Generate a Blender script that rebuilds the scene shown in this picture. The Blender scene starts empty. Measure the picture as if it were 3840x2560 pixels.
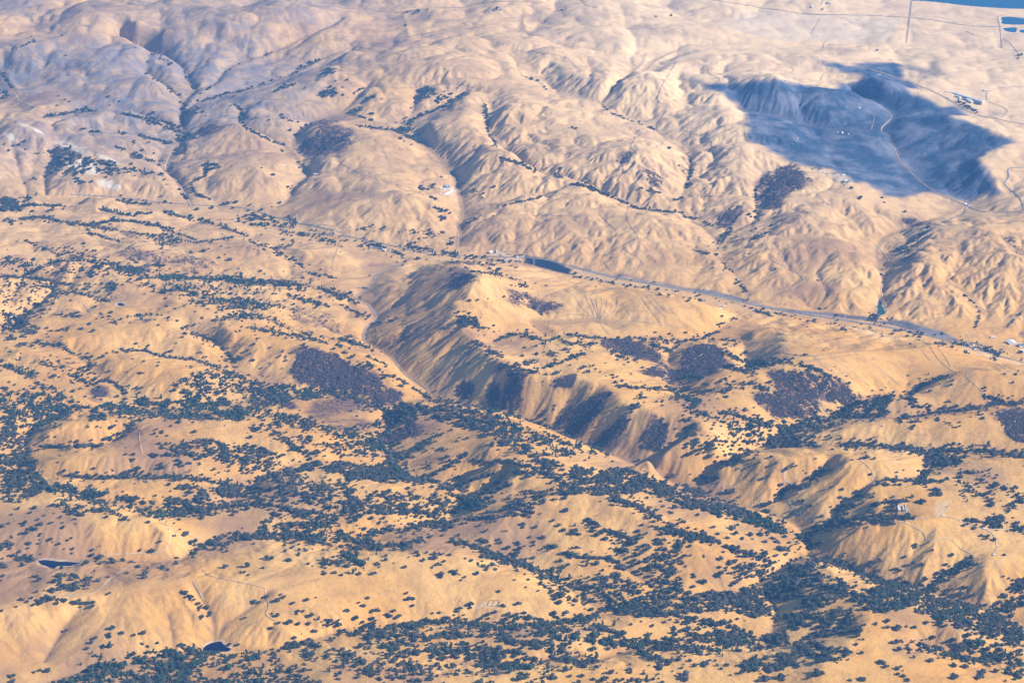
import bpy, math, random, time
import numpy as np
from math import radians as R

T0 = time.time()
SC = bpy.context.scene
COL = SC.collection
rng = np.random.default_rng(7)
random.seed(7)

# ------------------------------------------------------------------ camera
CAM_H, PITCH, HFOV = 4500.0, R(23.0), R(27.3)
cam_d = bpy.data.cameras.new('camera')
cam_d.sensor_width = 36.0
cam_d.lens = 18.0 / math.tan(HFOV / 2)
cam_d.clip_start, cam_d.clip_end = 50.0, 250000.0
cam = bpy.data.objects.new('camera', cam_d)
COL.objects.link(cam)
cam.location = (0, 0, CAM_H)
cam.rotation_euler = (R(90) - PITCH, 0, 0)
SC.camera = cam

# ------------------------------------------------------------------ sky, sun, exposure
SUN_EL, SUN_AZ = R(31.5), R(-12.0)          # sun to the right of the view, a little behind the camera
SKY_STRENGTH, SUN_STRENGTH = 0.05, 5.0
sun_dir = (math.cos(SUN_EL) * math.cos(SUN_AZ), math.cos(SUN_EL) * math.sin(SUN_AZ), math.sin(SUN_EL))
world = bpy.data.worlds.new('World')
SC.world = world
world.use_nodes = True
nt = world.node_tree
sky = nt.nodes.new('ShaderNodeTexSky')
sky.sky_type = 'NISHITA'
sky.sun_disc = False
sky.sun_elevation = SUN_EL
sky.sun_rotation = math.atan2(sun_dir[0], sun_dir[1])
sky.air_density, sky.dust_density, sky.ozone_density = 1.0, 0.3, 3.0
bg = nt.nodes['Background']
nt.links.new(sky.outputs['Color'], bg.inputs['Color'])
bg.inputs['Strength'].default_value = SKY_STRENGTH
sun_l = bpy.data.lights.new('sun', 'SUN')
sun_l.energy = SUN_STRENGTH
sun_l.angle = R(0.5)
sun_l.color = (1.0, 0.87, 0.70)
sun_o = bpy.data.objects.new('sun', sun_l)
COL.objects.link(sun_o)
sun_o.rotation_euler = (R(90) - SUN_EL, 0, math.atan2(sun_dir[0], -sun_dir[1]))
sun_o.location = (9000, 9000, 9000)
SC.view_settings.view_transform = 'Standard'
SC.view_settings.look = 'None'
SC.view_settings.exposure = 1.03
SC.view_settings.gamma = 1.0
SC.view_settings.use_curve_mapping = False
SC.cycles.max_bounces = 4
SC.cycles.diffuse_bounces = 2
SC.cycles.volume_bounces = 1
SC.cycles.transparent_max_bounces = 4
HAZE_DENSITY = 2.2e-5

# ------------------------------------------------------------------ survey: sightings -> places
# A sighting is a zoom-tile name and a spot in that tile; sight() gives the direction from the
# survey camera.  Everything is then put on the terrain as a world position.
F_PX = 1920 / math.tan(HFOV / 2)
TX = {'1': 0, '2': 1280, '3': 2560}
TY = {'a': 0, 'b': 850, 'c': 1700}


def px(tile, x, y):
    if tile == 'o':
        return x * 3840 / 2352, y * 3840 / 2352
    if tile[0] == 'q':                       # quarter views q1..q4
        k = int(tile[1]) - 1
        return (k % 2) * 1920 + x * 1920 / 2352, (k // 2) * 1280 + y * 1920 / 2352
    return TX[tile[1]] + x * 1280 / 2334, TY[tile[0]] + y * 1280 / 2334


def sight(u, v):
    dx, dy = (np.asarray(u, float) - 1920) / F_PX, (1280 - np.asarray(v, float)) / F_PX
    sp, cp = math.sin(PITCH), math.cos(PITCH)
    return dx, cp + dy * sp, -sp + dy * cp


def at_height(u, v, z):
    dx, dy, dz = sight(u, v)
    k = (np.asarray(z, float) - CAM_H) / dz
    return dx * k, dy * k


def parse(s):
    """'tile w | x,y,z x,y,z ...' -> tile, w, array"""
    head, body = s.split('|')
    h = head.split()
    pts = np.array([[float(q) for q in p.split(',')] for p in body.split()])
    return h[0], [float(q) for q in h[1:]], pts


def catmull(P, n=8):
    P = np.asarray(P, float)
    if len(P) < 3:
        t = np.linspace(0, 1, n + 1)[:, None]
        return P[0] * (1 - t) + P[-1] * t
    Q = np.vstack([2 * P[0] - P[1], P, 2 * P[-1] - P[-2]])
    t = np.linspace(0, 1, n, endpoint=False)[:, None]
    out = []
    for i in range(1, len(Q) - 2):
        a, b, c, d = Q[i - 1], Q[i], Q[i + 1], Q[i + 2]
        out.append(0.5 * (2 * b + (c - a) * t + (2 * a - 5 * b + 4 * c - d) * t * t + (3 * b - a - 3 * c + d) * t ** 3))
    out.append(P[-1:])
    return np.vstack(out)


# ------------------------------------------------------------------ the lie of the land
VALLEYS = '''
o 70|-60,458,78 0,462,75 120,462,72 230,457,68 330,464,62 440,477,58 560,492,52 680,532,45 780,562,40 880,578,36 980,592,33 1100,588,30 1200,597,27 1320,630,24 1500,665,20 1700,697,16 1900,729,12 2060,755,9 2200,785,5 2420,835,0
a1 10|1310,1410,58 1220,1260,62 1140,1180,66 1160,1080,70 1220,1000,75 1250,900,80 1240,800,86 1260,700,95 1330,620,105 1290,560,112 1265,490,122 1180,430,135 1050,370,150 920,325,170 800,280,200
a1 0|1330,620,105 1400,610,110 1480,570,118 1540,490,130 1640,430,150 1830,370,180 1960,320,200 2100,250,230
a1 0|1250,780,88 1380,690,100 1540,640,112 1700,605,125 1850,560,140 2020,490,160 2200,400,185 2334,350,200
a1 0|1240,900,80 1130,850,90 960,800,100 830,770,110 670,760,120 560,745,130 440,775,140 310,800,150
a1 0|1210,985,76 1080,955,85 940,910,95 810,910,105 680,900,115 530,875,125
a1 0|1130,1195,66 1090,1130,80 1000,1085,95 900,1035,110 790,1000,125
a1 0|1260,700,95 1160,620,112 1050,540,130 1000,500,150
a1 30|-60,700,150 0,690,150 90,625,160 40,540,165 20,470,170
a1 0|320,1340,70 310,1180,95 370,1080,115 380,980,140
a1 0|190,1340,72 170,1260,90 140,1180,115 100,1060,140
a1 10|1880,1420,48 1960,1380,52 2010,1290,60 2110,1200,70 2060,1130,80 2010,1050,90 1950,990,105 1850,940,120 1700,870,140 1640,830,150 1650,760,165 1600,710,180
a1 0|2010,1050,90 2020,930,105 2130,840,120 2330,765,140 2450,660,165 2520,590,185
a2 15|800,1680,33 810,1540,44 830,1445,50 800,1300,62 780,1220,72 720,1130,90 650,1055,105 560,975,120 430,910,132 300,880,145 110,855,160
a2 0|430,905,132 470,830,140 560,780,150 680,735,165 780,700,180 850,635,205
a2 0|480,800,142 500,720,160 520,640,180
a2 0|830,1445,50 900,1410,68 1050,1400,75 1230,1375,85 1360,1345,95 1500,1300,112
b3 6|430,500,16 440,440,22 340,300,35 220,190,48 250,120,54 150,20,62 0,-90,70
a2 0|2334,1455,70 2100,1440,78 1900,1360,88 1650,1270,100 1330,1180,118 1180,1090,130 1070,1010,150 1005,900,170 1010,800,195 980,700,220
a2 0|2150,890,150 2050,845,160 1850,770,172 1780,710,180 1850,640,195 1890,590,205
a2 0|1780,710,180 1600,660,190 1400,610,200 1360,560,205 1230,510,215 1200,430,225 1150,370,235
a2 0|2150,890,150 2230,960,140 2334,1010,130 2384,1130,115 2354,1280,100 2310,1400,84 2334,1455,72
a3 0|260,1620,56 380,1570,66 510,1490,80 500,1340,110 520,1260,130 620,1160,160
b3 5|1320,620,8 1350,500,16 1370,400,24 1350,300,32 1330,180,42 1370,80,50 1500,20,58 1640,-30,64 1800,-80,70 1920,-140,76 1880,-180,80 1650,-290,88
a3 10|1650,1260,88 1500,1120,98 1470,1040,105 1420,970,112 1360,900,120 1000,880,135 700,815,150 480,770,165 370,730,178
a3 0|1360,900,120 1430,800,130 1380,740,140 1250,700,150 1050,610,165 930,560,178
b3 0|1340,180,42 1480,170,60 1530,110,78 1640,50,95
b3 0|1985,700,6 2010,640,12 2030,580,20 1990,520,30 1930,450,40 1870,430,46 1800,380,58 1860,300,75 1890,210,100 1880,130,125
b3 0|2180,720,6 2260,640,20 2334,560,40 2400,480,60
b3 0|910,560,15 960,500,25 980,440,35 920,330,55 950,270,70 1000,200,90
b3 0|2400,300,80 2270,180,112 2180,60,150
a2 5|0,45,225 200,75,220 420,85,215 600,60,212 900,40,210
a2 0|420,85,215 440,170,222 460,260,235
a1 5|2334,45,225 2200,20,222 2000,0,220
a2 0|1290,270,228 1250,180,220 1240,100,212
a2 0|1890,590,205 2000,480,212 2060,420,210 2080,360,205
a3 0|-280,540,207 -200,420,205 -60,350,195
a1 0|2330,150,235 2000,330,205
b2 8|470,205,34 430,240,38 250,330,46 200,400,50 110,490,54 180,530,57 240,620,60 170,700,63 155,780,66 230,820,68 350,900,71 440,1010,75 600,1120,80 650,1170,82 900,1225,88 1100,1255,93 1320,1335,98 1500,1410,102 1750,1515,108 1920,1580,112 2150,1690,118 2334,1770,122
c3 6|0,220,122 160,280,127 400,355,133 730,455,140 830,550,143 865,640,146 880,700,147 1080,760,150 1300,860,153 1500,900,156 1700,950,160 1900,1010,163 2100,1080,166 2334,1150,170 2500,1200,175
c3 0|870,690,147 760,720,149 640,800,152 450,920,156 250,960,160 0,975,165 -284,1050,167 -630,1110,170 -1034,1160,174 -1234,1170,176 -1534,1150,180
c2 0|800,1150,180 600,1160,183 400,1180,186 150,1210,190 0,1220,192 -230,1290,195 -430,1340,198 -780,1340,200 -984,1330,204 -1334,1420,208 -1734,1480,215 -2034,1568,222
a1 0|-50,1425,80 100,1400,84 220,1350,92
a1 0|100,1510,112 280,1480,107 450,1520,102 640,1545,97 780,1575,92 850,1590,90 1050,1615,86 1300,1645,81
a1 0|750,1510,100 950,1520,95 1130,1555,90 1350,1650,80
b1 0|1300,95,81 1480,82,76 1600,66,72 1700,90,68 1830,130,62 1990,130,56 2200,100,50 2334,60,44
b1 0|1880,165,92 2000,220,85 2080,280,80 2200,330,72 2334,350,66 2434,350,58 2560,335,48
b1 0|760,250,142 850,285,134 1150,320,124 1350,345,118 1600,350,110 1850,365,102 2110,400,90 2334,450,72 2400,480,64
b1 0|700,235,146 560,215,140 400,225,132 280,280,124 180,325,117
b1 0|0,335,126 200,345,118 330,370,112 370,430,106 270,550,98 180,590,92 60,720,85 -60,760,80
b1 0|370,440,106 480,450,114 620,470,124 750,500,134
b1 0|1250,690,152 1320,720,146 1450,780,138 1550,860,130 1600,960,122 1740,1030,114 1850,1130,105
b1 0|830,840,155 1000,850,147 1100,875,142 1350,915,134 1550,985,126 1620,1000,121
b1 0|120,800,172 270,790,166 400,820,158 500,860,152 570,910,146 650,980,140 720,1040,134 840,1130,126 860,1230,116
b1 0|-60,920,170 0,940,165 160,1000,155 290,1080,145 430,1150,135 490,1240,120
b1 0|1250,510,142 1480,500,134 1800,510,124 1960,550,116 2100,600,108 2250,700,92 2334,740,84 2480,780,68
b1 0|1480,630,155 1700,600,146 1850,640,136 1960,690,126 2150,730,114 2334,790,98 2450,820,84 2545,838,72
b1 0|2334,1145,97 2100,1140,100 1850,1170,103 1500,1220,107 1200,1240,111 850,1270,115 600,1270,117 480,1260,119 330,1330,123 200,1420,128 190,1520,132 150,1610,136 60,1680,140 -60,1730,144
b2 0|650,1175,82 420,1200,86 310,1265,90 180,1195,93 0,1145,97
b2 0|310,1260,90 300,1400,95 270,1500,99 370,1590,103 420,1680,107 600,1740,113 760,1770,118 820,1840,124 770,1950,132 700,2030,138 450,2060,146 200,2110,153 30,2190,158
c1 0|2364,640,158 2334,640,159 2000,570,162 1700,570,167 1480,590,172 1300,680,177 1200,740,180 900,740,184 650,720,188 400,760,192 200,720,196 0,750,200
c2 0|820,290,122 1000,250,132 1130,200,145
c2 0|760,220,117 880,170,126 1050,120,140
c2 0|740,600,182 950,645,176 1170,720,172 1330,790,170 1480,860,168 1620,960,168 1750,1050,168 1850,1080,168
c2 0|1500,680,196 1700,700,188 1880,745,181 2000,820,175 2120,910,170 2250,980,166
c3 0|640,340,137 690,265,155 760,230,172 860,190,195 980,100,225
c3 0|830,545,143 920,510,160 1050,450,190 1200,440,215 1400,440,245 1560,440,268
c3 0|1050,430,192 1080,340,212 1180,290,232 1300,190,260
c3 0|1650,925,160 1740,860,185 1880,770,220 1990,720,250 2050,700,265
c3 0|60,240,124 200,155,134 320,60,143 480,-10,148 600,-100,152 740,-175,156 900,-210,160 1050,-240,163 1100,-330,162 1290,-385,158 1560,-400,162 1640,-480,182 1830,-545,215
b3 0|1050,1310,163 1300,1312,178 1480,1316,192 1720,1265,205 1950,1240,222 2120,1200,238 2300,1190,248
b3 0|480,1535,146 800,1500,170 1100,1505,195 1400,1500,212 1650,1520,226 1900,1540,240 2334,1530,258
c3 0|1650,-30,226 1690,60,234 1700,100,240 1600,160,252 1450,180,265
c3 0|560,960,156 630,1060,166 620,1180,176 560,1290,186 420,1290,190 250,1240,194 0,1260,199 -284,1310,203 -584,1410,207 -834,1380,209 -1084,1450,212 -1334,1440,216 -1634,1420,220
c3 0|560,1290,186 640,1330,196 850,1260,210 1080,1220,225
c3 0|1600,1290,225 1800,1350,215 2000,1400,205 2334,1450,195
c3 0|2110,1085,167 2200,1060,172 2334,1000,182
c1 0|190,-40,132 300,-48,140 500,-50,147 700,-55,151 800,-100,158 880,-150,168
c1 0|60,140,141 300,155,148 640,180,155 950,160,161 1200,170,168
c1 0|1560,380,172 1640,280,160 1800,190,150 1950,90,140 2200,75,128 2334,80,122 2534,100,114 2734,125,108
c1 0|530,320,192 900,345,196 1050,420,192 1200,400,186 1450,360,178 1600,320,165
c1 0|1470,1300,202 1450,1130,226 1380,1000,252 1320,900,272
c1 0|1490,1290,203 1530,1180,218 1700,1060,242 1830,960,260
c1 0|300,1420,218 440,1190,240 560,1050,268
c1 0|1200,1400,210 1180,1250,232 1150,1100,258
b2 0|1020,820,200 1080,770,182 1180,735,166 1310,728,150 1430,750,138 1600,745,133 1800,770,128 1920,765,125 2100,755,120 2334,770,106 2384,770,100 2504,745,90 2584,710,78 2674,640,50 2734,590,24
b2 30|1430,745,138 1330,660,128 1480,655,124 1750,640,124 1900,690,124
b3 0|440,1000,158 430,880,136 420,800,118 360,760,106 250,750,96
b3 0|250,1150,185 150,1160,172 30,1160,160 -60,1110,150 -80,1000,138 -90,900,126 -60,800,112
b2 0|1250,930,245 1330,900,222 1400,985,235
'''
RIDGES = '''
a1|-100,110,300 100,80,305 250,60,310 450,40,305
a1|560,60,318 720,40,322 850,60,312
a1|1000,70,322 1150,50,330 1300,40,326 1420,40,330
a1|1600,100,318 1750,120,315 1950,110,300 2150,100,285
a1|0,200,285 150,180,290 330,200,285
a1|560,160,300 700,170,302 850,160,298 980,190,290
a1|1060,240,285 1150,180,292 1280,160,285
a1|1370,230,275 1430,170,298 1560,180,300 1620,220,285
a1|560,60,318 620,110,305 700,170,302
a1|1300,40,326 1240,100,305 1150,180,292
a1|60,330,262 300,300,275 500,260,285 640,200,295
a1|950,310,240 820,400,222 600,490,218 350,520,200
a1|840,600,175 920,550,200 1020,550,205 1100,610,180
a1|1840,150,290 1780,250,255 1700,330,225
a1|1450,750,150 1560,700,195 1680,740,200 1780,680,210 1900,620,220 2100,560,235 2300,480,250
a1|1640,850,200 1540,890,175 1440,930,140
a1|1640,850,200 1760,950,165 1900,1060,115
a1|1600,860,190 1450,980,135 1340,1010,95
a1|0,880,205 100,865,220 250,900,210 400,960,195 560,1010,175 700,1060,160 860,1130,115
a1|400,830,170 600,790,175 720,775,162 900,850,125
a1|560,890,150 800,935,135 1000,985,105
a1|1420,1190,85 1500,1150,115 1620,1150,140 1750,1180,140 1850,1240,105
a1|2150,1250,118 2300,1225,138 2450,1250,148 2600,1300,148 2740,1340,142 2890,1380,125 2980,1440,95 3050,1510,66
a1|2150,900,170 2280,850,205 2420,885,205 2540,950,192 2680,975,182
a1|2050,1130,105 2300,1090,160 2530,1010,180 2660,965,186
a2|870,620,235 1000,620,242 1150,640,248 1300,690,243 1400,760,232 1500,850,217 1650,920,207 1800,960,197 1950,1010,187 2030,1050,182
a2|2030,1050,182 1920,1130,150 1840,1290,112
a2|2030,1050,182 1990,1150,165 2060,1300,120
a2|2060,1070,180 2170,1160,150 2250,1310,105
a2|870,620,235 830,760,218 890,870,200 960,960,178 1030,1060,160
a2|700,760,200 620,860,180 640,960,150
a2|1200,670,245 1130,800,225 1200,900,190 1230,1000,160
a2|1450,830,222 1380,950,185 1260,1060,150
a2|1560,900,205 1640,1040,165 1700,1180,122
a2|940,1110,150 1060,1070,168 1180,1130,160 1300,1190,135
a2|940,1110,150 880,1220,105
a2|940,1480,78 1150,1440,98 1380,1290,125 1600,1330,128 1900,1430,118 2100,1500,108 2334,1570,92 2484,1690,78 2584,1850,55 2684,1950,35
a2|900,1540,62 1200,1500,88 1450,1500,90
a2|1230,310,250 1400,300,255 1550,370,250 1650,470,238 1780,560,225 1880,600,218
a2|2000,620,222 1900,700,200 1830,740,185
a2|2010,560,228 2150,480,238 2280,420,240
a2|0,330,268 200,330,266 450,390,258 700,480,252 870,560,246
a2|600,320,255 850,350,258 1050,370,252 1180,470,235
a3|-300,640,215 -150,560,225 0,530,232 60,540,228 240,575,216 380,575,240 540,555,280 640,545,300 800,570,270 1000,620,235 1150,660,205 1330,730,160
a3|640,545,300 690,640,250 700,740,185
a3|540,555,280 500,640,235 520,720,185
a3|1010,650,235 880,690,225 760,760,180
a3|1000,660,230 980,760,185 1000,850,145
a3|1040,590,200 1160,555,250 1280,550,270 1450,590,245 1560,650,215 1700,720,190 1960,790,170 2100,800,155
a3|1280,550,270 1340,640,210 1420,720,155
a3|1500,850,145 1650,800,185 1780,785,215 1880,820,225 2050,900,225 2180,930,215 2280,980,205
a3|1650,800,185 1640,900,165 1560,990,120
a3|1880,820,225 1800,940,185 1800,1020,140
a3|1960,870,225 1980,960,190 1940,1020,170
a3|2280,980,205 2100,1010,185 1930,1020,175 1700,1060,135 1540,1100,108
a3|2150,1010,205 2030,1100,205 2050,1180,190 2150,1290,150 2210,1320,125
a3|2000,1080,200 1930,1120,160 1840,1190,110
a3|2040,1160,192 1960,1220,140 1880,1290,98
a3|2100,1230,172 2040,1280,125 1980,1340,100
a3|430,830,205 430,930,196 540,1005,180 640,1060,170 780,1110,165 940,1160,160 1100,1230,155 1170,1280,138
a3|420,930,196 300,1010,190 150,1010,180 0,900,168
a3|120,600,222 200,700,212 330,760,208 430,830,205
a3|360,1100,172 310,1190,172 400,1260,142 480,1400,105
a3|310,1190,172 200,1270,142 50,1350,110
a3|780,1110,172 800,1160,168 790,1250,152 700,1330,132 620,1450,98
a3|1170,1280,150 1060,1330,148 960,1420,138 850,1490,126 740,1550,116 640,1610,98 580,1660,92 690,1760,75 800,1880,45
a3|1100,1290,152 1040,1420,140 940,1520,126 1000,1640,107 1060,1690,101 1180,1770,86 1260,1830,66 1330,1950,35
b3|1060,140,101 1010,220,82 1080,320,62 1120,450,38
b3|1900,5,152 1750,30,142 1660,110,130 1640,260,108 1720,340,95 1800,430,75 1880,520,55 1960,640,25
b3|1640,260,108 1590,330,88 1480,420,48
b3|1900,5,152 2050,5,168 2150,120,152 2300,240,128 2420,320,105
b3|2050,5,168 1950,100,140 1850,200,118 1790,300,98
b3|2150,120,152 2070,210,120 2090,330,95 2150,450,70 2100,600,35
b3|-60,250,60 100,300,55 250,400,38
b3|520,170,75 560,260,62 760,330,50 760,430,30
a1|0,1400,108 160,1370,114 330,1325,130 500,1320,130 650,1350,120 850,1400,100 1100,1440,88
b1|150,0,140 300,60,150 600,20,130 700,60,118
b1|880,130,155 1000,140,158 1180,160,155 1350,180,150 1500,190,142 1650,260,122
b1|1300,120,118 1450,90,132 1600,85,125 1800,140,118
b1|1250,150,140 1500,120,138 1700,125,138 1900,170,130 2150,150,120 2300,130,105
b1|250,300,150 400,250,162 600,250,168 700,290,162
b1|150,500,140 350,490,155 520,490,160 600,540,152 560,600,130
b1|800,370,168 1100,370,165 1300,430,162 1500,440,158 1750,440,150 2000,470,138
b1|400,760,195 600,725,205 900,680,208 1100,670,202 1230,720,182 1400,850,162
b1|1500,690,185 1600,730,190 1800,790,185 2000,800,182 2200,830,175 2334,860,165 2434,900,158 2584,1000,140 2734,1080,110 2834,1130,92
b1|700,930,190 900,890,200 1000,900,200 1300,1000,185 1450,1050,168
b1|130,840,205 250,850,205 350,900,190 450,980,170
b1|330,1420,190 550,1340,212 900,1320,220 1200,1330,218 1500,1380,212 1800,1430,205 2100,1500,190 2250,1580,160
c1|300,60,185 500,30,205 700,20,215 1000,20,218 1300,60,208 1600,150,182
c1|500,260,215 700,255,220 900,250,222 1150,240,220 1400,290,205
c1|200,560,245 400,500,252 600,470,256 850,445,258 1050,480,252 1150,560,235
c1|0,1090,300 180,1010,302 400,985,304 700,950,302 1000,870,298 1200,850,296 1400,850,292 1600,870,285 1830,925,278 2000,980,268 2150,1050,255 2300,1100,240
c1|180,1010,302 150,1200,265 100,1400,235
c1|1050,900,296 960,1100,265 900,1300,230
c1|1250,880,292 1300,1080,262 1380,1240,215
c1|1750,1110,248 1900,1180,245 2050,1250,232
b2|560,275,75 700,255,140 800,270,215 900,320,300 950,342,325 880,425,298 800,505,270 750,585,252 790,640,250 860,720,258 920,800,266 1010,860,278 1160,940,282 1280,1000,280 1420,1020,278 1540,1010,280 1640,1030,280 1780,1040,282 1850,1100,282 1900,1170,282 1980,1225,282 2100,1250,280 2250,1260,275 2394,1300,268 2480,1420,252 2580,1530,238 2580,1620,215 2560,1720,165
b2|880,425,298 740,470,222 560,570,155 420,640,88
b2|750,585,252 600,640,188 400,690,128 260,740,80
b2|790,640,250 620,800,172 480,930,105
b2|920,800,266 780,900,194 640,1050,114
b2|1160,940,290 1010,1050,205 900,1180,105
b2|1290,1000,280 1130,1120,190 1020,1220,105
b2|1540,1010,280 1400,1140,190 1250,1270,115
b2|1680,1035,281 1560,1180,190 1400,1330,118
b2|1900,1170,282 1740,1290,205 1600,1410,122
b2|2060,1245,281 1920,1370,200 1760,1490,124
b2|2250,1260,276 2120,1400,200 1960,1560,130
b2|2394,1300,268 2300,1460,190 2180,1640,132
b2|950,342,325 1100,390,250 1250,450,185 1380,450,165 1560,480,165 1760,478,160 1880,470,155 1960,440,158 2080,450,162 2250,500,158 2400,540,142 2520,600,118
b2|880,430,298 1000,540,250 1120,640,180 1300,700,142
b2|1380,800,205 1500,830,218 1620,860,222 1750,850,215 1850,880,205 1950,960,190 2080,1030,178 2230,1090,165
b2|1760,790,168 1900,770,150
b2|1980,860,165 2080,790,165 2160,840,155 2220,900,140
b3|-60,880,165 100,825,190 220,800,195 280,850,190 330,930,180
b3|430,740,150 560,690,175 690,690,185 690,800,222 690,860,240 900,875,246 1150,855,240 1350,840,228 1550,825,215 1680,805,200 1850,830,155 2000,890,105 2200,980,45
b3|690,690,185 850,660,120 950,680,95 1100,690,85 1300,740,90
b3|1680,805,200 1640,780,150
b3|130,1040,225 300,1000,238 430,1015,238 560,985,240 690,950,245 760,930,248 900,960,246 1000,1030,238 1150,1110,212 1270,1175,165
b3|300,1000,238 200,1150,232 60,1290,262
b3|1080,1290,170 1200,1200,212 1400,1150,238 1480,1148,240 1620,1200,225 1700,1245,210
b3|1600,1130,175 1700,1040,240 1830,1000,275 2000,985,290 2150,1000,290 2334,1050,285 2500,1100,280
b3|1980,990,290 2050,1130,255 2120,1190,242
b3|600,1490,160 850,1440,200 1100,1390,232 1300,1345,250 1500,1340,260 1800,1310,272 2100,1290,282 2250,1240,288
c3|-250,0,250 0,-120,258 250,-60,262 450,10,262 700,40,285 900,20,305 1100,10,318 1240,40,318 1400,60,310 1550,90,285
c3|700,40,290 500,120,220 340,220,150
c3|900,60,308 720,170,235 560,280,168
c3|1150,60,315 1000,280,240 920,420,185
c3|1250,60,312 1300,300,285 1250,400,255
c3|1380,200,290 1600,210,285 1800,180,278 1950,150,270
c3|1150,480,265 1350,460,290 1550,470,305 1700,440,308 1850,450,300 2000,490,295 2200,530,285 2334,560,280
c3|1250,470,280 1080,600,215 980,700,165
c3|1450,470,298 1250,650,220 1150,740,170
c3|1580,470,304 1460,640,235 1360,830,175
c3|1720,520,300 1700,700,250 1600,880,185
c3|2050,720,275 2080,860,250 2000,1000,185
c3|850,730,195 950,790,225 1050,870,245 1150,970,258 1250,1060,266 1400,1085,268 1700,1130,262 1900,1230,250
c3|1250,1060,266 1200,1230,275 1050,1380,285 900,1480,290
c3|1300,1250,275 1600,1400,270 1900,1530,262
c2|-60,1340,245 200,1330,245 600,1320,243 1000,1310,241 1500,1280,235 1900,1190,222 2200,1140,205
c2|-100,1500,275 600,1510,275 1500,1490,270 2100,1440,260 2434,1420,250 2800,1460,260
c2|200,760,232 450,700,242 700,670,244 900,750,238 1100,820,232 1300,900,220 1500,1000,200
c2|500,780,238 480,950,215 500,1120,190
c2|1000,800,235 900,960,212 850,1100,188
c2|1250,330,245 1450,290,258 1600,280,262 1800,310,262 2000,400,255 2200,480,245 2434,560,230 2634,620,205 2934,640,165
c2|1450,290,258 1400,450,225 1250,600,195
c2|1900,350,258 1900,550,215 1850,700,188
c2|50,450,190 200,420,192 400,470,180
c2|850,130,165 1000,60,225 1150,70,245 1230,170,230 1210,270,200
b2|400,1250,140 480,1230,160 600,1215,175 800,1215,190 1000,1270,200 1150,1330,208 1300,1400,210 1500,1480,200 1700,1560,180 1900,1640,160
b2|800,1215,190 700,1380,175 560,1480,150
b2|1000,1450,215 1050,1600,240 1200,1620,242 1600,1650,228 1900,1690,195
c2|1250,330,245 1100,450,225 900,560,200
c1|1850,230,190 1950,200,205 2050,240,202 2150,350,190
'''
# (spot, height of the rounded hills there, roundness length)
BULGE = [('o', 200, 60, 60, 260), ('o', 700, 60, 55, 240), ('o', 1100, 100, 42, 200), ('o', 1500, 90, 24, 200), ('o', 1850, 110, 9, 220),
         ('o', 2300, 60, 4, 260), ('o', 2250, 170, 16, 200), ('o', 2000, 200, 36, 240), ('o', 2250, 240, 8, 240), ('o', 1400, 220, 50, 220),
         ('o', 150, 250, 55, 260), ('o', 150, 400, 55, 260), ('o', 600, 330, 60, 260), ('o', 900, 250, 55, 260), ('o', 1000, 430, 45, 260),
         ('o', 1300, 400, 55, 260), ('o', 1700, 450, 55, 240), ('o', 2050, 420, 18, 260), ('o', 2200, 650, 55, 240), ('o', 1500, 560, 45, 260),
         ('o', 600, 500, 20, 260), ('o', 1400, 640, 15, 260), ('o', 2200, 800, 15, 260), ('o', 300, 560, 42, 220), ('o', 300, 750, 45, 200),
         ('o', 800, 650, 40, 200), ('o', 1050, 780, 45, 220), ('o', 1500, 720, 30, 240), ('o', 1500, 850, 45, 220), ('o', 1900, 820, 50, 240),
         ('o', 400, 980, 50, 200), ('o', 200, 1250, 42, 220), ('o', 300, 1450, 48, 240), ('o', 1050, 1050, 45, 200), ('o', 1300, 1200, 45, 200),
         ('o', 1000, 1320, 45, 200), ('o', 1400, 1480, 40, 180), ('o', 1750, 1080, 45, 200), ('o', 2100, 1220, 45, 200), ('o', 2000, 1450, 42, 180)]

# fan-shaped survey grid: t = x / y and s = ln(y); cells keep their shape and grow with distance
Y0, Y1, TM = 6750.0, 22500.0, 0.306
D = 0.0008
S0, S1 = math.log(Y0), math.log(Y1)
NT, NS = int(2 * TM / D) + 1, int((S1 - S0) / D) + 1
t_ax = -TM + D * np.arange(NT)
s_ax = S0 + D * np.arange(NS)


def lines(txt):
    return [parse(l) for l in txt.strip().splitlines()]


def world_line(tile, pts, n=10):
    u, v = px(tile, pts[:, 0], pts[:, 1])
    P = catmull(np.column_stack([u, v, pts[:, 2]]), n)
    x, y = at_height(P[:, 0], P[:, 1], P[:, 2])
    return np.column_stack([x, y, P[:, 2]])


def resample(P, step):
    seg = np.hypot(*np.diff(P[:, :2], axis=0).T)
    c = np.concatenate([[0], np.cumsum(seg)])
    n = max(2, int(c[-1] / step) + 1)
    q = np.linspace(0, c[-1], n)
    return np.column_stack([np.interp(q, c, P[:, k]) for k in range(P.shape[1])])


V_W = [(world_line(t, p), (w[0] if w else 0.0)) for t, w, p in lines(VALLEYS)]


def lift(t, p):
    """the hills beyond the freeway stand higher than first surveyed"""
    p = p.copy()
    if t[0] == 'a' or (t == 'b3' and p[:, 1].mean() < 650 and p[:, 0].mean() > 900 or t == 'b3' and p[:, 1].max() < 420):
        p[:, 2] = 50 + (p[:, 2] - 50) * (1.15 if t != 'a3' else 1.12)
    if t == 'c3' and p[:, 0].mean() > 450 and p[:, 1].mean() < 900:
        p[:, 2] = 150 + (p[:, 2] - 150) * .90
    return p


R_W = [world_line(t, lift(t, p)) for t, w, p in lines(RIDGES)]


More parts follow.
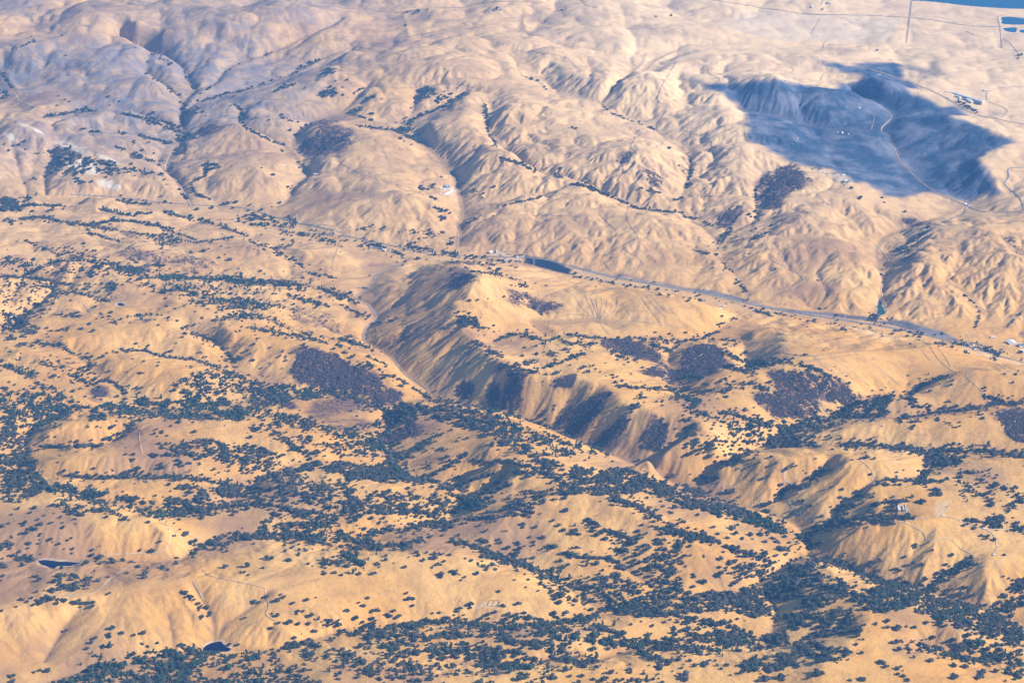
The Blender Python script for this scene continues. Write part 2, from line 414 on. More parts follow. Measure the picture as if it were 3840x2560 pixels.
def upsample(a, shape):
    """bicubic-ish (linear + light blur) resize"""
    r = np.linspace(0, a.shape[0] - 1, shape[0])
    c = np.linspace(0, a.shape[1] - 1, shape[1])
    r0 = np.clip(r.astype(int), 0, a.shape[0] - 2)
    c0 = np.clip(c.astype(int), 0, a.shape[1] - 2)
    fr, fc = (r - r0)[:, None], (c - c0)[None, :]
    A = a[r0][:, c0] * (1 - fc) + a[r0][:, c0 + 1] * fc
    B = a[r0 + 1][:, c0] * (1 - fc) + a[r0 + 1][:, c0 + 1] * fc
    return A * (1 - fr) + B * fr


def blur(a, n=1):
    for _ in range(n):
        p = np.pad(a, 1, mode='edge')
        a = (p[:-2, 1:-1] + 2 * p[1:-1, 1:-1] + p[2:, 1:-1]) / 4
        p = np.pad(a, 1, mode='edge')
        a = (p[1:-1, :-2] + 2 * p[1:-1, 1:-1] + p[1:-1, 2:]) / 4
    return a


def raster(polys, d, zs=None):
    """mark polylines (world xy[z]) on the grid of spacing d; returns mask, mean value"""
    nt_, ns_ = int(2 * TM / d) + 1, int((S1 - S0) / d) + 1
    cnt, val = np.zeros((ns_, nt_)), np.zeros((ns_, nt_))
    for P, w in polys:
        Q = resample(P, 0.35 * d * P[:, 1].min())
        offs = [0.0]
        if w > 0:
            k = int(w / (0.6 * d * P[:, 1].mean())) + 1
            offs = np.linspace(-w, w, 2 * k + 1)
        tang = np.gradient(Q[:, :2], axis=0)
        tang /= np.linalg.norm(tang, axis=1)[:, None] + 1e-9
        for o in offs:
            x, y = Q[:, 0] - tang[:, 1] * o, Q[:, 1] + tang[:, 0] * o
            ok = y > 100
            x, y, z = x[ok], y[ok], Q[ok, 2]
            i = np.rint((np.log(y) - S0) / d).astype(int)
            j = np.rint((x / y + TM) / d).astype(int)
            ok = (i >= 0) & (i < ns_) & (j >= 0) & (j < nt_)
            np.add.at(cnt, (i[ok], j[ok]), 1)
            np.add.at(val, (i[ok], j[ok]), z[ok])
    m = cnt > 0
    val[m] /= cnt[m]
    return m, val


def relax(d_levels, make, iters):
    """multigrid-style Gauss relaxation of a screened Poisson equation with fixed cells"""
    u = None
    for d, it in zip(d_levels, iters):
        m, val, c, src = make(d)
        u = np.full(m.shape, val[m].mean()) if u is None else upsample(u, m.shape)
        u[m] = val[m]
        den = 4 + c
        for _ in range(it):
            p = np.pad(u, 1, mode='edge')
            n = (p[:-2, 1:-1] + p[2:, 1:-1] + p[1:-1, :-2] + p[1:-1, 2:] + c * src) / den
            u = np.where(m, val, n)
    return u


LV = [.0224, .0112, .0056, .0028]
bx = [(at_height(*px(b[0], b[1], b[2]), 120), b[3], b[4]) for b in BULGE]


def bulge_maps(d):
    nt_, ns_ = int(2 * TM / d) + 1, int((S1 - S0) / d) + 1
    t_, s_ = -TM + d * np.arange(nt_), S0 + d * np.arange(ns_)
    A = L = W = 0
    for (x, y), a, l in bx:
        q = 1 / (((t_[None] - x / y) ** 2 + (s_[:, None] - math.log(y)) ** 2) ** 1.5 + 1e-5)
        A, L, W = A + q * a, L + q * l, W + q
    return A / W, L / W, np.exp(s_)


def make_b(d):
    m, _ = raster(V_W, d)
    A, L, y = bulge_maps(d)
    c = (d * y)[:, None] ** 2 / L ** 2
    return m, np.zeros(m.shape), c, A


def build_heights():
    b = relax(LV, make_b, (60, 80, 100, 100))
    bl = {LV[-1]: b}
    for d in LV[:-1]:
        bl[d] = upsample(b, (int((S1 - S0) / d) + 1, int(2 * TM / d) + 1))

    def make_g(d):
        mv, vv = raster(V_W, d)
        mr, vr = raster([(P, 0) for P in R_W], d)
        mr &= ~mv
        val = np.where(mv, vv, np.where(mr, vr - bl[d], 0))
        m = mv | mr
        return m, val, np.zeros(m.shape), np.zeros(m.shape)
    g = relax(LV, make_g, (300, 200, 160, 120))
    h = g + b
    return upsample(h, (NS, NT))


X = np.exp(s_ax)[:, None] * t_ax[None]
Y = np.repeat(np.exp(s_ax)[:, None], NT, 1)
CELL = D * Y


def vdist(cap=160.0, first=0):
    """distance to the nearest valley line (metres, capped)"""
    m, _ = raster(V_W[first:], D)
    d = np.where(m, 0.0, cap / CELL[:, :1])
    for _ in range(26):
        p = np.pad(d, 1, mode='edge')
        d = np.minimum.reduce([d, p[:-2, 1:-1] + 1, p[2:, 1:-1] + 1, p[1:-1, :-2] + 1, p[1:-1, 2:] + 1,
                               p[:-2, :-2] + 1.41, p[:-2, 2:] + 1.41, p[2:, :-2] + 1.41, p[2:, 2:] + 1.41])
    return np.minimum(d * CELL, cap)


def hash2(ix, iy, k):
    h = (ix.astype(np.int64) * 374761393 + iy.astype(np.int64) * 668265263 + k * 982451653) & 0x7fffffff
    h = ((h ^ (h >> 13)) * 1274126177) & 0x7fffffff
    return ((h ^ (h >> 16)) & 0xffff) / 65535.0


def vnoise(x, y, k=0):
    ix, iy = np.floor(x), np.floor(y)
    fx, fy = x - ix, y - iy
    fx, fy = fx * fx * fx * (fx * (fx * 6 - 15) + 10), fy * fy * fy * (fy * (fy * 6 - 15) + 10)
    a, b = hash2(ix, iy, k), hash2(ix + 1, iy, k)
    c, d = hash2(ix, iy + 1, k), hash2(ix + 1, iy + 1, k)
    return (a * (1 - fx) + b * fx) * (1 - fy) + (c * (1 - fx) + d * fx) * fy - 0.5


def fbm(x, y, k=0, n=4):
    v, a = 0, 1.0
    for i in range(n):
        v = v + a * vnoise(x, y, k + 17 * i)
        x, y, a = x * 2.03 + 31.7, y * 2.03 - 11.3, a * 0.5
    return v


def slopes(h):
    gs = np.gradient(h, axis=0) / CELL
    gt = np.gradient(h, axis=1) / CELL
    # fan axes -> world axes
    tt = X / Y
    gx = gt
    gy = gs - tt * gt
    return gx, gy


def gullies(h, wl, gx, gy, seed):
    """erosion gullies running down the fall line: stripes across the slope, phase-blended over cells"""
    f = 1.0 / wl
    mag = np.hypot(gx, gy) + 1e-6
    sx, sy = -gy / mag, gx / mag
    px_, py_ = X * f, Y * f
    ix, iy = np.floor(px_), np.floor(py_)
    num, den = np.zeros_like(h), np.zeros_like(h) + 1e-9
    for dx in (-1, 0, 1):
        for dy in (-1, 0, 1):
            cx, cy = ix + dx, iy + dy
            vx = px_ - (cx + hash2(cx, cy, seed))
            vy = py_ - (cy + hash2(cx, cy, seed + 5))
            w = np.exp(-2.2 * (vx * vx + vy * vy))
            num += w * np.cos(2 * math.pi * (vx * sx + vy * sy) * 1.15 + 6.28 * hash2(cx, cy, seed + 9))
            den += w
    return 2 * np.clip(.5 + .5 * num / den, 0, 1) ** .65 - 1.1


def seen_at(x, y, z):
    """photo pixel of a world point"""
    sp, cp = math.sin(PITCH), math.cos(PITCH)
    zz = z - CAM_H
    f = y * cp - zz * sp
    up = y * sp + zz * cp
    return 1920 + F_PX * x / f, 1280 - F_PX * up / f


raw = build_heights()
y_near = np.clip((np.log(12000.0) - np.log(Y)) / .25, 0, 1)          # the nearer hills are the rounder ones
H = blur(raw, 6) * (1 - y_near) + blur(raw, 14) * y_near
VD = vdist()
near_v = np.exp(-VD / 45.0)
A_map = upsample(bulge_maps(.0112)[0], (NS, NT))
rough = np.clip(A_map / 45.0, 0.06, 1.2)
u0, v0 = seen_at(X, Y, 150.0)
soft = (1 + .5 * np.clip((u0 - 1500) / 500, 0, 1) * np.clip((1250 - v0) / 250, 0, 1) * np.clip((v0 - 230) / 150, 0, 1)) * (1 - .35 * np.clip((1700 - u0) / 700, 0, 1) * np.clip((560 - v0) / 250, 0, 1))      # the far hills are smooth
soft = soft * (1 - .5 * y_near)
# rounded knolls with creases between them (billowed noise), strongest in the far hills
wx, wy = X + 130 * fbm(X / 500, Y / 500, 401, 2), Y + 130 * fbm(X / 500, Y / 500, 411, 2)
far_w = np.clip((900 - v0) / 450, 0, 1)
mid_w = np.clip((1350 - v0) / 200, 0, 1) * (1 - far_w)
bil = (np.abs(vnoise(wx / 820, wy / 820, 421)) * 2.5 + np.abs(vnoise(wx / 370, wy / 370, 431)) * 1.45 + np.abs(vnoise(wx / 170, wy / 170, 441)) * .62
       + np.abs(vnoise(wx / 82, wy / 82, 451)) * .26 - 1.0)
H = H + np.clip(rough, 0, 1) ** .7 * (1 - .8 * near_v) * (62 * far_w + 36 * mid_w + 9 * (1 - far_w - mid_w)) * bil
H = H + rough * (1 - near_v) * (24 * fbm(X / 700, Y / 700, 3, 3) - 16 * np.abs(fbm(X / 900, Y / 900, 41, 3)) + 4)
gx, gy = slopes(blur(H, 10))
sl = np.clip(np.hypot(gx, gy) / 0.30, 0, 1.4)
g1 = gullies(H, 210, gx, gy, 11)
H = H + rough * sl * (1 - near_v) * 13.0 * g1 * soft * (1 - .6 * far_w)
gx, gy = slopes(blur(H, 5))
sl = np.clip(np.hypot(gx, gy) / 0.35, 0, 1.4)
g2 = gullies(H, 95, gx, gy, 23)
H = H + rough * sl * (1 - 0.7 * near_v) * 6.5 * g2 * soft * (1 - .4 * far_w)
gx, gy = slopes(blur(H, 2))
sl = np.clip(np.hypot(gx, gy) / 0.35, 0, 1.4)
g3 = gullies(H, 42, gx, gy, 37)
H = H + rough * sl * 3.4 * g3 * soft
gx, gy = slopes(blur(H, 1))
sl = np.clip(np.hypot(gx, gy) / 0.35, 0, 1.4)
H = H + rough * sl * 1.3 * gullies(H, 24, gx, gy, 43) * soft + 0.9 * rough * fbm(X / 45, Y / 45, 61, 3)
# narrow creek beds cut into the valley lines
H = H - np.clip(A_map / 45, 0, 1) * 5.0 * np.exp(-VD / 14.0)
print('terrain', round(time.time() - T0, 1))


def ground_z(x, y):
    """terrain height at world points (bilinear on the fan grid)"""
    x, y = np.atleast_1d(np.asarray(x, float)), np.atleast_1d(np.asarray(y, float))
    y = np.maximum(y, 10)
    i = np.clip((np.log(y) - S0) / D, 0, NS - 1.001)
    j = np.clip((x / y + TM) / D, 0, NT - 1.001)
    i0, j0 = i.astype(int), j.astype(int)
    fi, fj = i - i0, j - j0
    return (H[i0, j0] * (1 - fi) * (1 - fj) + H[i0 + 1, j0] * fi * (1 - fj)
            + H[i0, j0 + 1] * (1 - fi) * fj + H[i0 + 1, j0 + 1] * fi * fj)


def spot(u, v):
    """where the line of sight (full photo pixels) first meets the ground: x, y, z arrays"""
    u, v = np.atleast_1d(np.asarray(u, float)), np.atleast_1d(np.asarray(v, float))
    dx, dy, dz = sight(u, v)
    k0 = (CAM_H - 480.0) / -dz
    k1 = (CAM_H + 10) / -dz
    lo, hi = k0.copy(), k1.copy()
    done = np.zeros(u.shape, bool)
    n = 90
    prev = k0
    for i in range(1, n + 1):
        k = k0 + (k1 - k0) * i / n
        below = CAM_H + dz * k < ground_z(dx * k, dy * k)
        new = below & ~done
        lo[new], hi[new] = prev[new], k[new]
        done |= below
        prev = k
    for _ in range(14):
        m = (lo + hi) / 2
        below = CAM_H + dz * m < ground_z(dx * m, dy * m)
        hi = np.where(below, m, hi)
        lo = np.where(below, lo, m)
    x, y = dx * hi, dy * hi
    return x, y, ground_z(x, y)


def spots(tile, pts):
    pts = np.asarray(pts, float)
    u, v = px(tile, pts[:, 0], pts[:, 1])
    return np.column_stack(spot(u, v))



# ------------------------------------------------------------------ what grows where (photo sightings)
# B n h | line    n trees along a line, h = half thickness;  P n | polygon;  S | x,y[,n] single trees or small knots
TREES = '''
a1 B 7 8|1260,480 1275,540
a1 B 4 6|1310,580 1330,610
a1 B 16 16|1240,740 1280,765 1330,760 1350,740
a1 B 6 8|1240,800 1250,830
a1 B 16 15|1230,850 1220,960
a1 B 14 14|1260,940 1300,920
a1 B 9 10|1270,970 1265,1050
a1 S|1270,645 1380,637,3 1420,610 1440,595,3 1470,580 1500,537 1540,490 1575,472 1640,435,2 1825,372 1860,355,2 1235,700 1305,690,2 1353,690 1275,718,3 1410,790 1350,770,2 1385,765
a1 B 14 4|1530,640 1640,625 1730,600
a1 S|1780,580 1805,574,3 1860,548 1920,525 2085,600,2 2295,552,2 1500,690 1600,655 1440,695,2 2380,545
a1 B 5 6|2000,510 2030,490
a1 B 12 4|2040,470 2120,440 2200,400
a1 B 16 7|1870,630 1940,600 2020,575
a1 P 18|2200,520 2240,470 2310,460 2300,495 2240,525
a1 P 42|2150,675 2160,630 2240,580 2300,600 2290,650 2220,660
a1 S|925,325 1040,370,4 1110,393,5 1170,436,5 1000,505 1050,538 1075,550 1105,563 1150,352 1195,347,2 1010,420 1168,558,2 750,718,2 745,660 780,680 820,690 390,720 400,655,2 445,680 475,693 1045,718 1050,770
a1 B 12 9|1140,590 1190,630 1230,650
a1 B 34 4|310,797 345,785 390,785 480,770 580,745 660,758
a1 B 54 6|830,770 950,800 1100,850 1150,870 1220,900
a1 B 16 4|1000,800 1100,825 1200,850
a1 B 7 4|530,875 585,882
a1 B 8 3|610,890 700,905
a1 B 5 3|810,910 860,910
a1 B 30 4|930,912 1000,935 1100,960 1210,985
a1 B 6 4|790,1000 860,1020
a1 B 20 7|910,1050 990,1085 1070,1095
a1 S|970,1028,3 1045,1047,5 915,965,3 910,990 1010,975,4 1090,1130,2 1175,1115,2 1180,1145,2 1120,1095 1125,1225,2 1140,1258,3
a1 P 120|320,1190 360,1080 480,1000 640,1080 760,1090 900,1150 880,1190 700,1210 620,1260 530,1270 520,1200
a1 S|30,985,2 90,990,3 60,1030,3 170,965 130,990 175,1020,2 250,1048,4 300,1040,2 330,1035,3 240,1215,3 250,1225,2 310,1295,2 170,1250 480,1010,3 440,1020,3 400,985,2
a1 B 34 3|1405,1170 1408,1120 1490,1130 1490,1145 1430,1155
a1 B 30 2|1420,1150 1405,1200 1320,1240 1315,1280 1340,1320 1440,1360
a1 B 16 7|0,490 40,530 60,560
a1 B 6 7|70,580 80,600
a1 B 18 8|0,610 60,650 0,675
a1 S|225,278,5 215,247 120,325,2 155,315 180,305 200,292 425,247,3 450,380 1115,273,2 370,108
a1 B 7 12|1930,800 1990,820
a1 B 40 4|1660,845 1700,880 1850,960 1940,990
a1 S|1690,805 1750,803 1840,818 2040,833 1985,890 2035,915,3 2080,890,3 2095,857,4 2130,845,4 2035,1110,4 2050,1140,3 2080,1132,6 1985,1285,3 2000,1265,2 1925,1020 1935,1035 1870,1195 1855,1190 1790,1145
a1 S|1335,1430,5 1450,1420,5 1530,1398,6 1580,1425,4 1615,1380,2 1705,1395,3 1790,1435,3 1910,1392,4 1860,1410,2 1970,1475,3 1700,1435,2 1720,1460,4
a1 P 44|1520,1470 1700,1450 2050,1500 2030,1540 1800,1568 1560,1530
a1 B 26 10|800,1365 900,1385 1070,1390
a1 S|830,1335,2 950,1357,2 1100,1340 1135,1378,3 1170,1385,2 1090,1385,2
a1 B 12 3|1220,1295 1290,1360
a1 B 22 10|900,1150 960,1170 1130,1195
a1 B 40 10|240,1340 180,1365 100,1395 0,1430
a1 P 100|0,1330 60,1345 150,1400 160,1440 0,1445
a1 B 28 5|170,1400 300,1400 440,1405
a1 S|350,1435,5 60,1497,3 150,1490,4 340,1475,2 370,1470 210,1437,2 40,1498,3
a1 B 90 9|80,1510 270,1480 450,1520 640,1540
a1 B 26 11|640,1540 800,1568
a1 B 34 4|680,1425 800,1450 880,1465 1050,1450
a1 B 48 4|640,1530 780,1505 980,1520 1200,1560
a1 B 54 5|1120,1440 1250,1480 1400,1510 1600,1565
a2 B 18 10|545,1290 600,1280 640,1255
a2 S|640,1355,7 620,1350,3 840,1255,3 900,1303,4 970,1320,2 930,1305,2 685,1207,2 965,1347 1045,1277,2 850,1525,4 915,1500,3 880,1520,2 1040,1475,2
a2 B 12 10|640,1410 740,1450
a2 B 6 8|680,1480 710,1500
a2 B 26 16|400,860 450,885 480,830
a2 B 34 5|450,835 600,770 700,725 770,735
a2 B 30 7|740,700 800,665 845,635
a2 P 52|470,640 580,575 640,620 740,620 770,650 700,700 640,710 600,660 510,690
a2 B 8 5|80,640 160,595
a2 B 16 7|140,700 230,650
a2 B 14 7|60,760 140,735
a2 B 16 3|60,770 150,800 220,820
a2 S|200,780,3 10,595,2 70,567,2 40,545,2 10,650,2 45,665,2 275,673 405,948 430,963 480,988 500,700,4 490,740,3
a2 B 44 3|100,855 280,880 350,885 440,920 560,980
a2 B 8 10|480,920 520,950
a2 B 28 6|1070,1070 1140,1090 1240,1120 1330,1180
a2 B 8 3|1430,1190 1520,1215
a2 B 52 3|1570,1250 1700,1280 1790,1320 1900,1365 2030,1425
a2 B 18 3|2030,1425 2334,1450
a2 S|1680,1230,5 1500,1150,2 1400,1150 1010,885,2 1240,1113,2 1670,1250,2 460,80,5 520,75,5 590,65,2 440,175,4 1060,60,4 1090,65,2 2160,105,4 2250,98,3 1500,68,4 1605,877,2 1580,872 2310,1130,2 2250,1010,3
a2 B 12 3|1110,1400 1230,1375 1360,1350
a2 B 12 4|2050,1280 2200,1320
a2 B 10 4|2270,1370 2334,1350
a3 S|1220,1350,4 1380,1380,2 1520,1447,2 1155,1283 1366,1347 440,1330 470,1480,2 455,1465 490,1530,3 500,1560,2 485,1545 2300,375,5 2290,395,4 2320,365,3 1328,343 1945,1265
a3 B 30 7|510,1490 500,1340 520,1260 600,1180
a3 B 22 6|20,1290 60,1150 50,1080
b3 B 18 4|2000,690 2030,580 1990,520 1900,445
b3 B 12 4|2200,700 2260,640 2320,575
a2 B 26 4|1070,1010 1005,900 1000,800 985,710
a2 B 16 4|1780,710 1850,770 2050,845 2150,890
a2 B 12 4|1230,510 1360,560 1400,610
a1 B 22 5|1640,830 1660,760 1600,710
a1 B 14 5|1180,430 1120,400 1050,370
a1 B 18 5|1380,690 1540,640 1480,660
a3 B 10 3|0,1465 120,1505 220,1540
a3 B 18 3|1885,690 1960,730 2010,760
a3 B 9 3|1990,675 2040,690
b3 B 34 7|0,475 400,535 900,640 1400,715 1900,835
b2 B 26 7|1600,335 2000,398 2334,442
b2 B 24 7|620,190 900,215 1240,235
b1 B 70 9|650,0 800,25 1000,45 1150,75 1350,100
b1 B 32 7|570,30 700,60 850,110
b1 P 36|1020,60 1150,40 1280,90 1200,125 1030,110
b1 B 26 3|1350,100 1480,85 1600,68
b1 B 30 4|1100,0 1200,30 1350,90
b1 B 24 4|1520,0 1700,60
b1 B 40 8|1700,90 1850,140 1990,130
b1 B 56 24|1900,10 2120,60 2334,100
b1 B 30 9|1880,165 1990,210 2080,280
b1 B 30 7|2090,305 2200,330 2300,345
b1 S|1300,170,10 1400,160,3 1370,165,2 1540,187,2 1580,225,8 1500,208,2 1785,45,3 1920,48,2 1200,123,2
b1 B 30 8|165,90 280,130 370,165
b1 B 24 20|380,190 480,180 640,170
b1 S|450,140,6 470,130,2 640,165,5 510,200,4 120,95
b1 P 46|0,240 60,190 230,240 200,330 90,300
b1 B 100 12|180,320 280,275 400,230 550,220 700,240
b1 B 70 10|760,260 900,280 1100,250
b1 P 140|640,230 780,250 960,270 1150,245 1180,290 950,320 760,280
b1 B 6 5|890,210 940,245
b1 B 190 13|880,360 1060,340 1250,350 1550,350 1700,370 1880,370 2110,400
b1 P 150|1000,350 1200,310 1300,335 1700,345 1950,370 2110,400 1750,400 1550,390 1300,370
b1 B 60 20|1550,350 1640,380 1720,380
b1 P 66|900,380 1300,380 1600,400 2110,420 2110,470 1600,440 1200,470 1060,450
b1 B 18 12|1110,445 1170,430
b1 S|960,412,4 1060,408,6 1210,410,3 990,455,2 1135,485,2 1460,405,7 1580,450,4
b1 B 24 8|1230,465 1330,465 1450,460
b1 B 130 13|1250,510 1450,510 1700,510 1950,545
b1 P 70|1430,480 1800,500 1850,550 1500,570
b1 B 110 18|1480,630 1700,600 1850,640 1980,690
b1 B 56 11|1960,450 2050,490 2250,540
b1 B 60 13|2180,410 2334,480
b1 B 110 10|1700,680 1850,710 2080,750 2334,810
b1 B 16 10|2060,715 2140,745
b1 B 90 13|1290,725 1430,760 1500,810 1560,870 1610,920
b1 S|1260,688,6 1280,695,4 1330,665,5 1385,620,3 1260,720,3 1215,637,5 1150,632,5 1110,600,4 1075,600,2 880,612,4 890,650,2 1060,630,2 1140,540 1200,555,2 1225,545,2 1460,640,2 1250,750 1205,790
b1 B 18 7|920,600 980,605 1035,595
b1 B 8 6|960,630 1030,632
b1 B 18 16|690,615 760,590 750,640 830,640
b1 B 70 7|0,335 200,345 340,365
b1 B 20 7|250,400 370,410
b1 B 26 13|340,370 370,440
b1 B 50 8|370,450 500,450 640,470
b1 B 20 9|640,490 750,500
b1 B 26 12|270,540 330,480 400,470
b1 P 46|0,370 330,380 320,520 180,560 0,520
b1 B 20 13|170,560 250,600
b1 B 46 20|0,590 110,610 200,640
b1 P 96|0,620 180,640 270,690 120,770 40,760
b1 B 16 11|420,600 560,610
b1 S|600,660,4 560,690,6 300,590,4 380,590,4 535,580,3 485,500,2 640,710,2 470,690,3 290,560,6 20,265,3
b1 B 10 7|320,710 480,695
b1 P 66|400,260 700,260 1000,310 880,330 620,330 400,350
b1 P 34|370,370 720,360 850,380 760,470 500,420
b1 B 18 7|110,800 160,800 280,770
b1 B 62 9|240,790 420,810 500,860 620,900
b1 S|215,820,4 70,850,4 145,860,2 80,845,2 30,770,2 180,805,3
b1 B 30 16|270,910 340,940 440,960
b1 B 20 13|560,960 660,940
b1 B 30 16|470,1000 650,990
b1 B 76 14|510,1020 640,1070 720,1040 850,1110 860,1180
b1 B 50 11|0,930 160,990 240,1020
b1 B 26 15|250,1060 310,1100
b1 S|370,1020,5 480,1050,4 60,1055,3 100,1080,3 360,1090,5 380,1105,3 560,1100,5 510,1120,4 500,1060,3 600,1085,3
b1 S|700,890,6 740,860,3 780,848,5 1140,848,8 860,790,2 870,985,2 955,990,5 980,995,2 1080,945 1300,945,2 1310,957 1370,990,3 1430,985,3 1380,1020 1522,768,4 1570,770 1645,808,4 1690,845,2 1712,862 1732,902,4 1845,820 1755,760,6 1740,800,3 1625,705,6 1505,675,3 1690,685,2
b1 B 62 5|830,840 1000,845 1100,880 1350,905
b1 B 46 14|1350,905 1500,970 1600,1000
b1 S|1910,880,4 1940,850,5 2000,855,3 1950,890,4 1960,910,3 1840,930,5 2075,820,5 2100,815,2 1785,962,4 1930,962,3 2130,830,2
b1 P 190|1180,1050 1450,970 1650,1000 1800,1060 1880,1130 1600,1160 1300,1180 1180,1100
b1 B 60 16|1580,1000 1700,1050 1830,1080 2000,1090
b1 S|950,1095,7 880,1080,3 1190,1055,2 1215,1080,5 970,1100,4
b1 P 820|860,1180 1000,1170 1400,1180 1800,1150 2334,1120 2334,1150 1900,1200 1800,1240 1720,1320 1200,1310 900,1310 620,1320 560,1280 800,1260
b1 P 120|1700,1100 1900,1090 2334,1110 2334,1150 1900,1170
b1 P 460|0,1090 200,1130 420,1120 470,1180 480,1260 400,1310 250,1370 200,1430 170,1568 0,1568
b1 B 150 18|500,1260 330,1320 200,1410 180,1540
b1 P 60|480,1180 640,1190 860,1190 780,1250 560,1260
b1 S|600,1365,5 660,1360,4 690,1365,2 1065,1380,5 1060,1422,4 1110,1395,7 1145,1422 1325,1390,3 1320,1418 1220,1335,3 1165,1358,4 910,1550,5 860,1550,2 340,1425,5 910,1330,3 1040,1548,5
b1 B 36 13|720,1450 870,1390 930,1325
b1 B 60 4|300,1500 500,1498 700,1490
b1 P 200|1080,1480 1250,1460 1430,1440 1600,1480 1800,1510 2000,1568 1150,1568
b1 P 210|1800,1250 2000,1290 2250,1370 2334,1400 2334,1568 2100,1568 1900,1440 1700,1370
b1 B 60 12|1900,1260 2100,1320 2334,1390
b2 B 28 10|120,125 200,120 300,130
b2 B 14 10|250,110 300,140
b2 B 20 10|330,160 430,185
b2 B 40 13|450,130 620,155
b2 S|0,92,2 25,95,3 100,92,2 180,98,3 420,210,3 385,238 535,215,7 480,105,3 530,75,4 580,72,3 630,68,2 760,112,9 735,118,4 755,70,7 845,203,4 930,203,3 985,203,3 1095,200,3 1190,195,3 1225,192,4 1240,190,2 1000,240,9 1105,235,7 1085,280,6 1190,267,3 870,160,2 185,43,2 285,20,4 395,40,3 195,328,2 170,412,3 130,478,3 415,120,3
b2 B 26 9|690,175 800,180
b2 B 20 4|750,235 900,243
b2 B 20 5|900,245 1060,255
b2 P 24|0,0 250,30 700,60 760,30 500,0
b2 S|1265,240,4 1330,237,4 1600,335,5 1720,357,5 1770,380,2 1885,355,4 2090,408,5 2180,460,4 2240,465,5 1860,390,4 1950,400,3 1640,340,2 2010,398,2
b2 S|860,278,5 760,283,3 1015,280,5 1160,350,5 1190,350,4 1325,383,4 1400,400 1345,437,2 1165,395 1740,405
b2 B 14 4|880,300 1000,315
b2 B 20 10|1025,310 1095,325
b2 B 24 8|1210,385 1300,410
b2 P 66|790,600 880,620 1000,680 980,690 830,670
b2 S|850,572,2 880,590,3 885,605,3 1003,488,2 880,502 935,498 800,580,2 940,705,2 910,685,3 1010,690,2 915,625,2 980,735 1045,712
b2 B 18 10|900,780 980,810
b2 B 36 12|1000,840 1100,880
b2 B 14 8|1140,920 1230,940
b2 B 30 7|1160,950 1250,970 1350,995
b2 S|930,825,3 1330,965,6 1400,1000,4 1460,1000,5 1490,990,4 1020,850,4
b2 B 36 4|1040,780 1150,740 1310,718
b2 B 46 9|1250,740 1400,770 1500,750
b2 B 54 11|1500,780 1650,800 1740,790
b2 B 40 5|1560,735 1700,750 1900,765
b2 B 54 7|1930,765 2050,755 2334,780
b2 B 72 18|2100,780 2250,850 2300,830
b2 B 26 8|1850,850 1900,880 1960,900
b2 B 20 6|1900,850 2100,870
b2 S|1230,880,6 1255,820,4 1330,812,2 1690,990,3 1745,970,4 1770,990,2 1850,1010,5 1890,1022,6 1910,1050,3 1810,1015,2 1920,940,5 2010,905,6 2060,955,5 1980,1000,2
b2 B 26 8|1400,870 1480,850 1550,830
b2 B 26 5|1530,910 1670,855
b2 B 20 4|1390,945 1510,925
b2 B 18 9|1260,940 1330,910
b2 B 14 6|1620,965 1700,940
b2 B 54 6|1830,1080 2000,1090 2250,1115
b2 B 26 13|2230,1100 2334,1120
b2 S|2050,1155,8 2160,1190,4 2195,1190,3 2195,1215
b2 B 18 8|2240,1170 2334,1165
b2 B 16 9|1980,1240 2060,1215
b2 B 36 18|0,450 60,490 110,530
b2 B 32 7|0,530 120,590 200,610
b2 B 26 7|220,655 360,640
b2 B 60 7|0,760 120,800 210,830
b2 B 22 11|130,940 230,950
b2 B 16 8|270,1000 350,1020
b2 B 50 7|380,1030 500,1100 600,1165
b2 B 20 5|170,880 320,940
b2 S|35,858,5 85,880,3 410,1075,7 180,935,4 200,965,5 430,635,2
b2 B 140 13|0,1130 100,1170 250,1230 320,1260
b2 P 250|300,1300 400,1220 560,1180 680,1180 750,1200 600,1260 480,1330 420,1360 330,1370
b2 B 90 18|330,1370 280,1500 400,1568
b2 B 150 9|640,1180 900,1215 1200,1290 1450,1370 1600,1450 1850,1560
b2 P 380|560,1230 900,1220 1100,1290 1500,1420 1750,1560 1300,1568 900,1400 640,1300
b2 B 70 9|650,1300 800,1290 1010,1330
b2 B 76 14|870,1340 1000,1370 1150,1400
b2 B 60 12|1060,1240 1000,1290 1050,1330
b2 B 46 12|700,1400 560,1480 450,1560
b2 S|690,1515,9 860,1440,4 1040,1490,10 1030,1480,5 780,1460,3 810,1435,2 950,1555,4 1190,1490,5
b2 P 170|0,1380 240,1330 320,1400 250,1568 0,1568
b3 S|100,472,5 230,485,2 350,517,2 433,495,6 620,610,6 690,600,5 752,605,4 903,628,4 1055,606,5 1060,637,4 1225,660,6 1280,685,3 1367,652,4 1090,700,5 1115,705,3 1460,705,3 1508,703,5 1550,715,3 1585,728,8 1622,724,6 1612,747,4 1775,718,6 1560,797,3 2140,905,6 2290,980,5 2280,1005,3 2312,850,6 2200,1003,3 1930,845,5 2322,905,6 925,362,5 940,555,5 980,550,2 1355,320,4 1360,290,4 1393,320,4 1430,318,2 40,503,2 120,503,2 505,575,4
b3 B 18 7|510,575 560,585 600,600
b3 B 26 12|1270,618 1310,620 1345,600
b3 B 14 5|1345,490 1352,520 1345,560
b3 B 12 6|1720,790 1800,800
b3 B 26 5|1850,790 1950,805 2040,830
b3 B 50 12|2060,830 2120,850 2170,865
b3 B 50 18|310,30 290,60 250,110
b3 S|225,190,7 200,275,4 280,300,4 620,283,3 510,290,2 450,130,2 455,180
b3 B 14 5|60,150 130,170 200,185
b3 B 12 5|270,240 350,310
b3 B 18 5|360,350 440,440
b3 B 36 12|480,85 540,55 600,30
b3 B 24 14|340,0 310,50
b3 B 50 8|1480,180 1540,110 1620,60 1680,20
b3 B 50 5|0,775 180,760 370,775
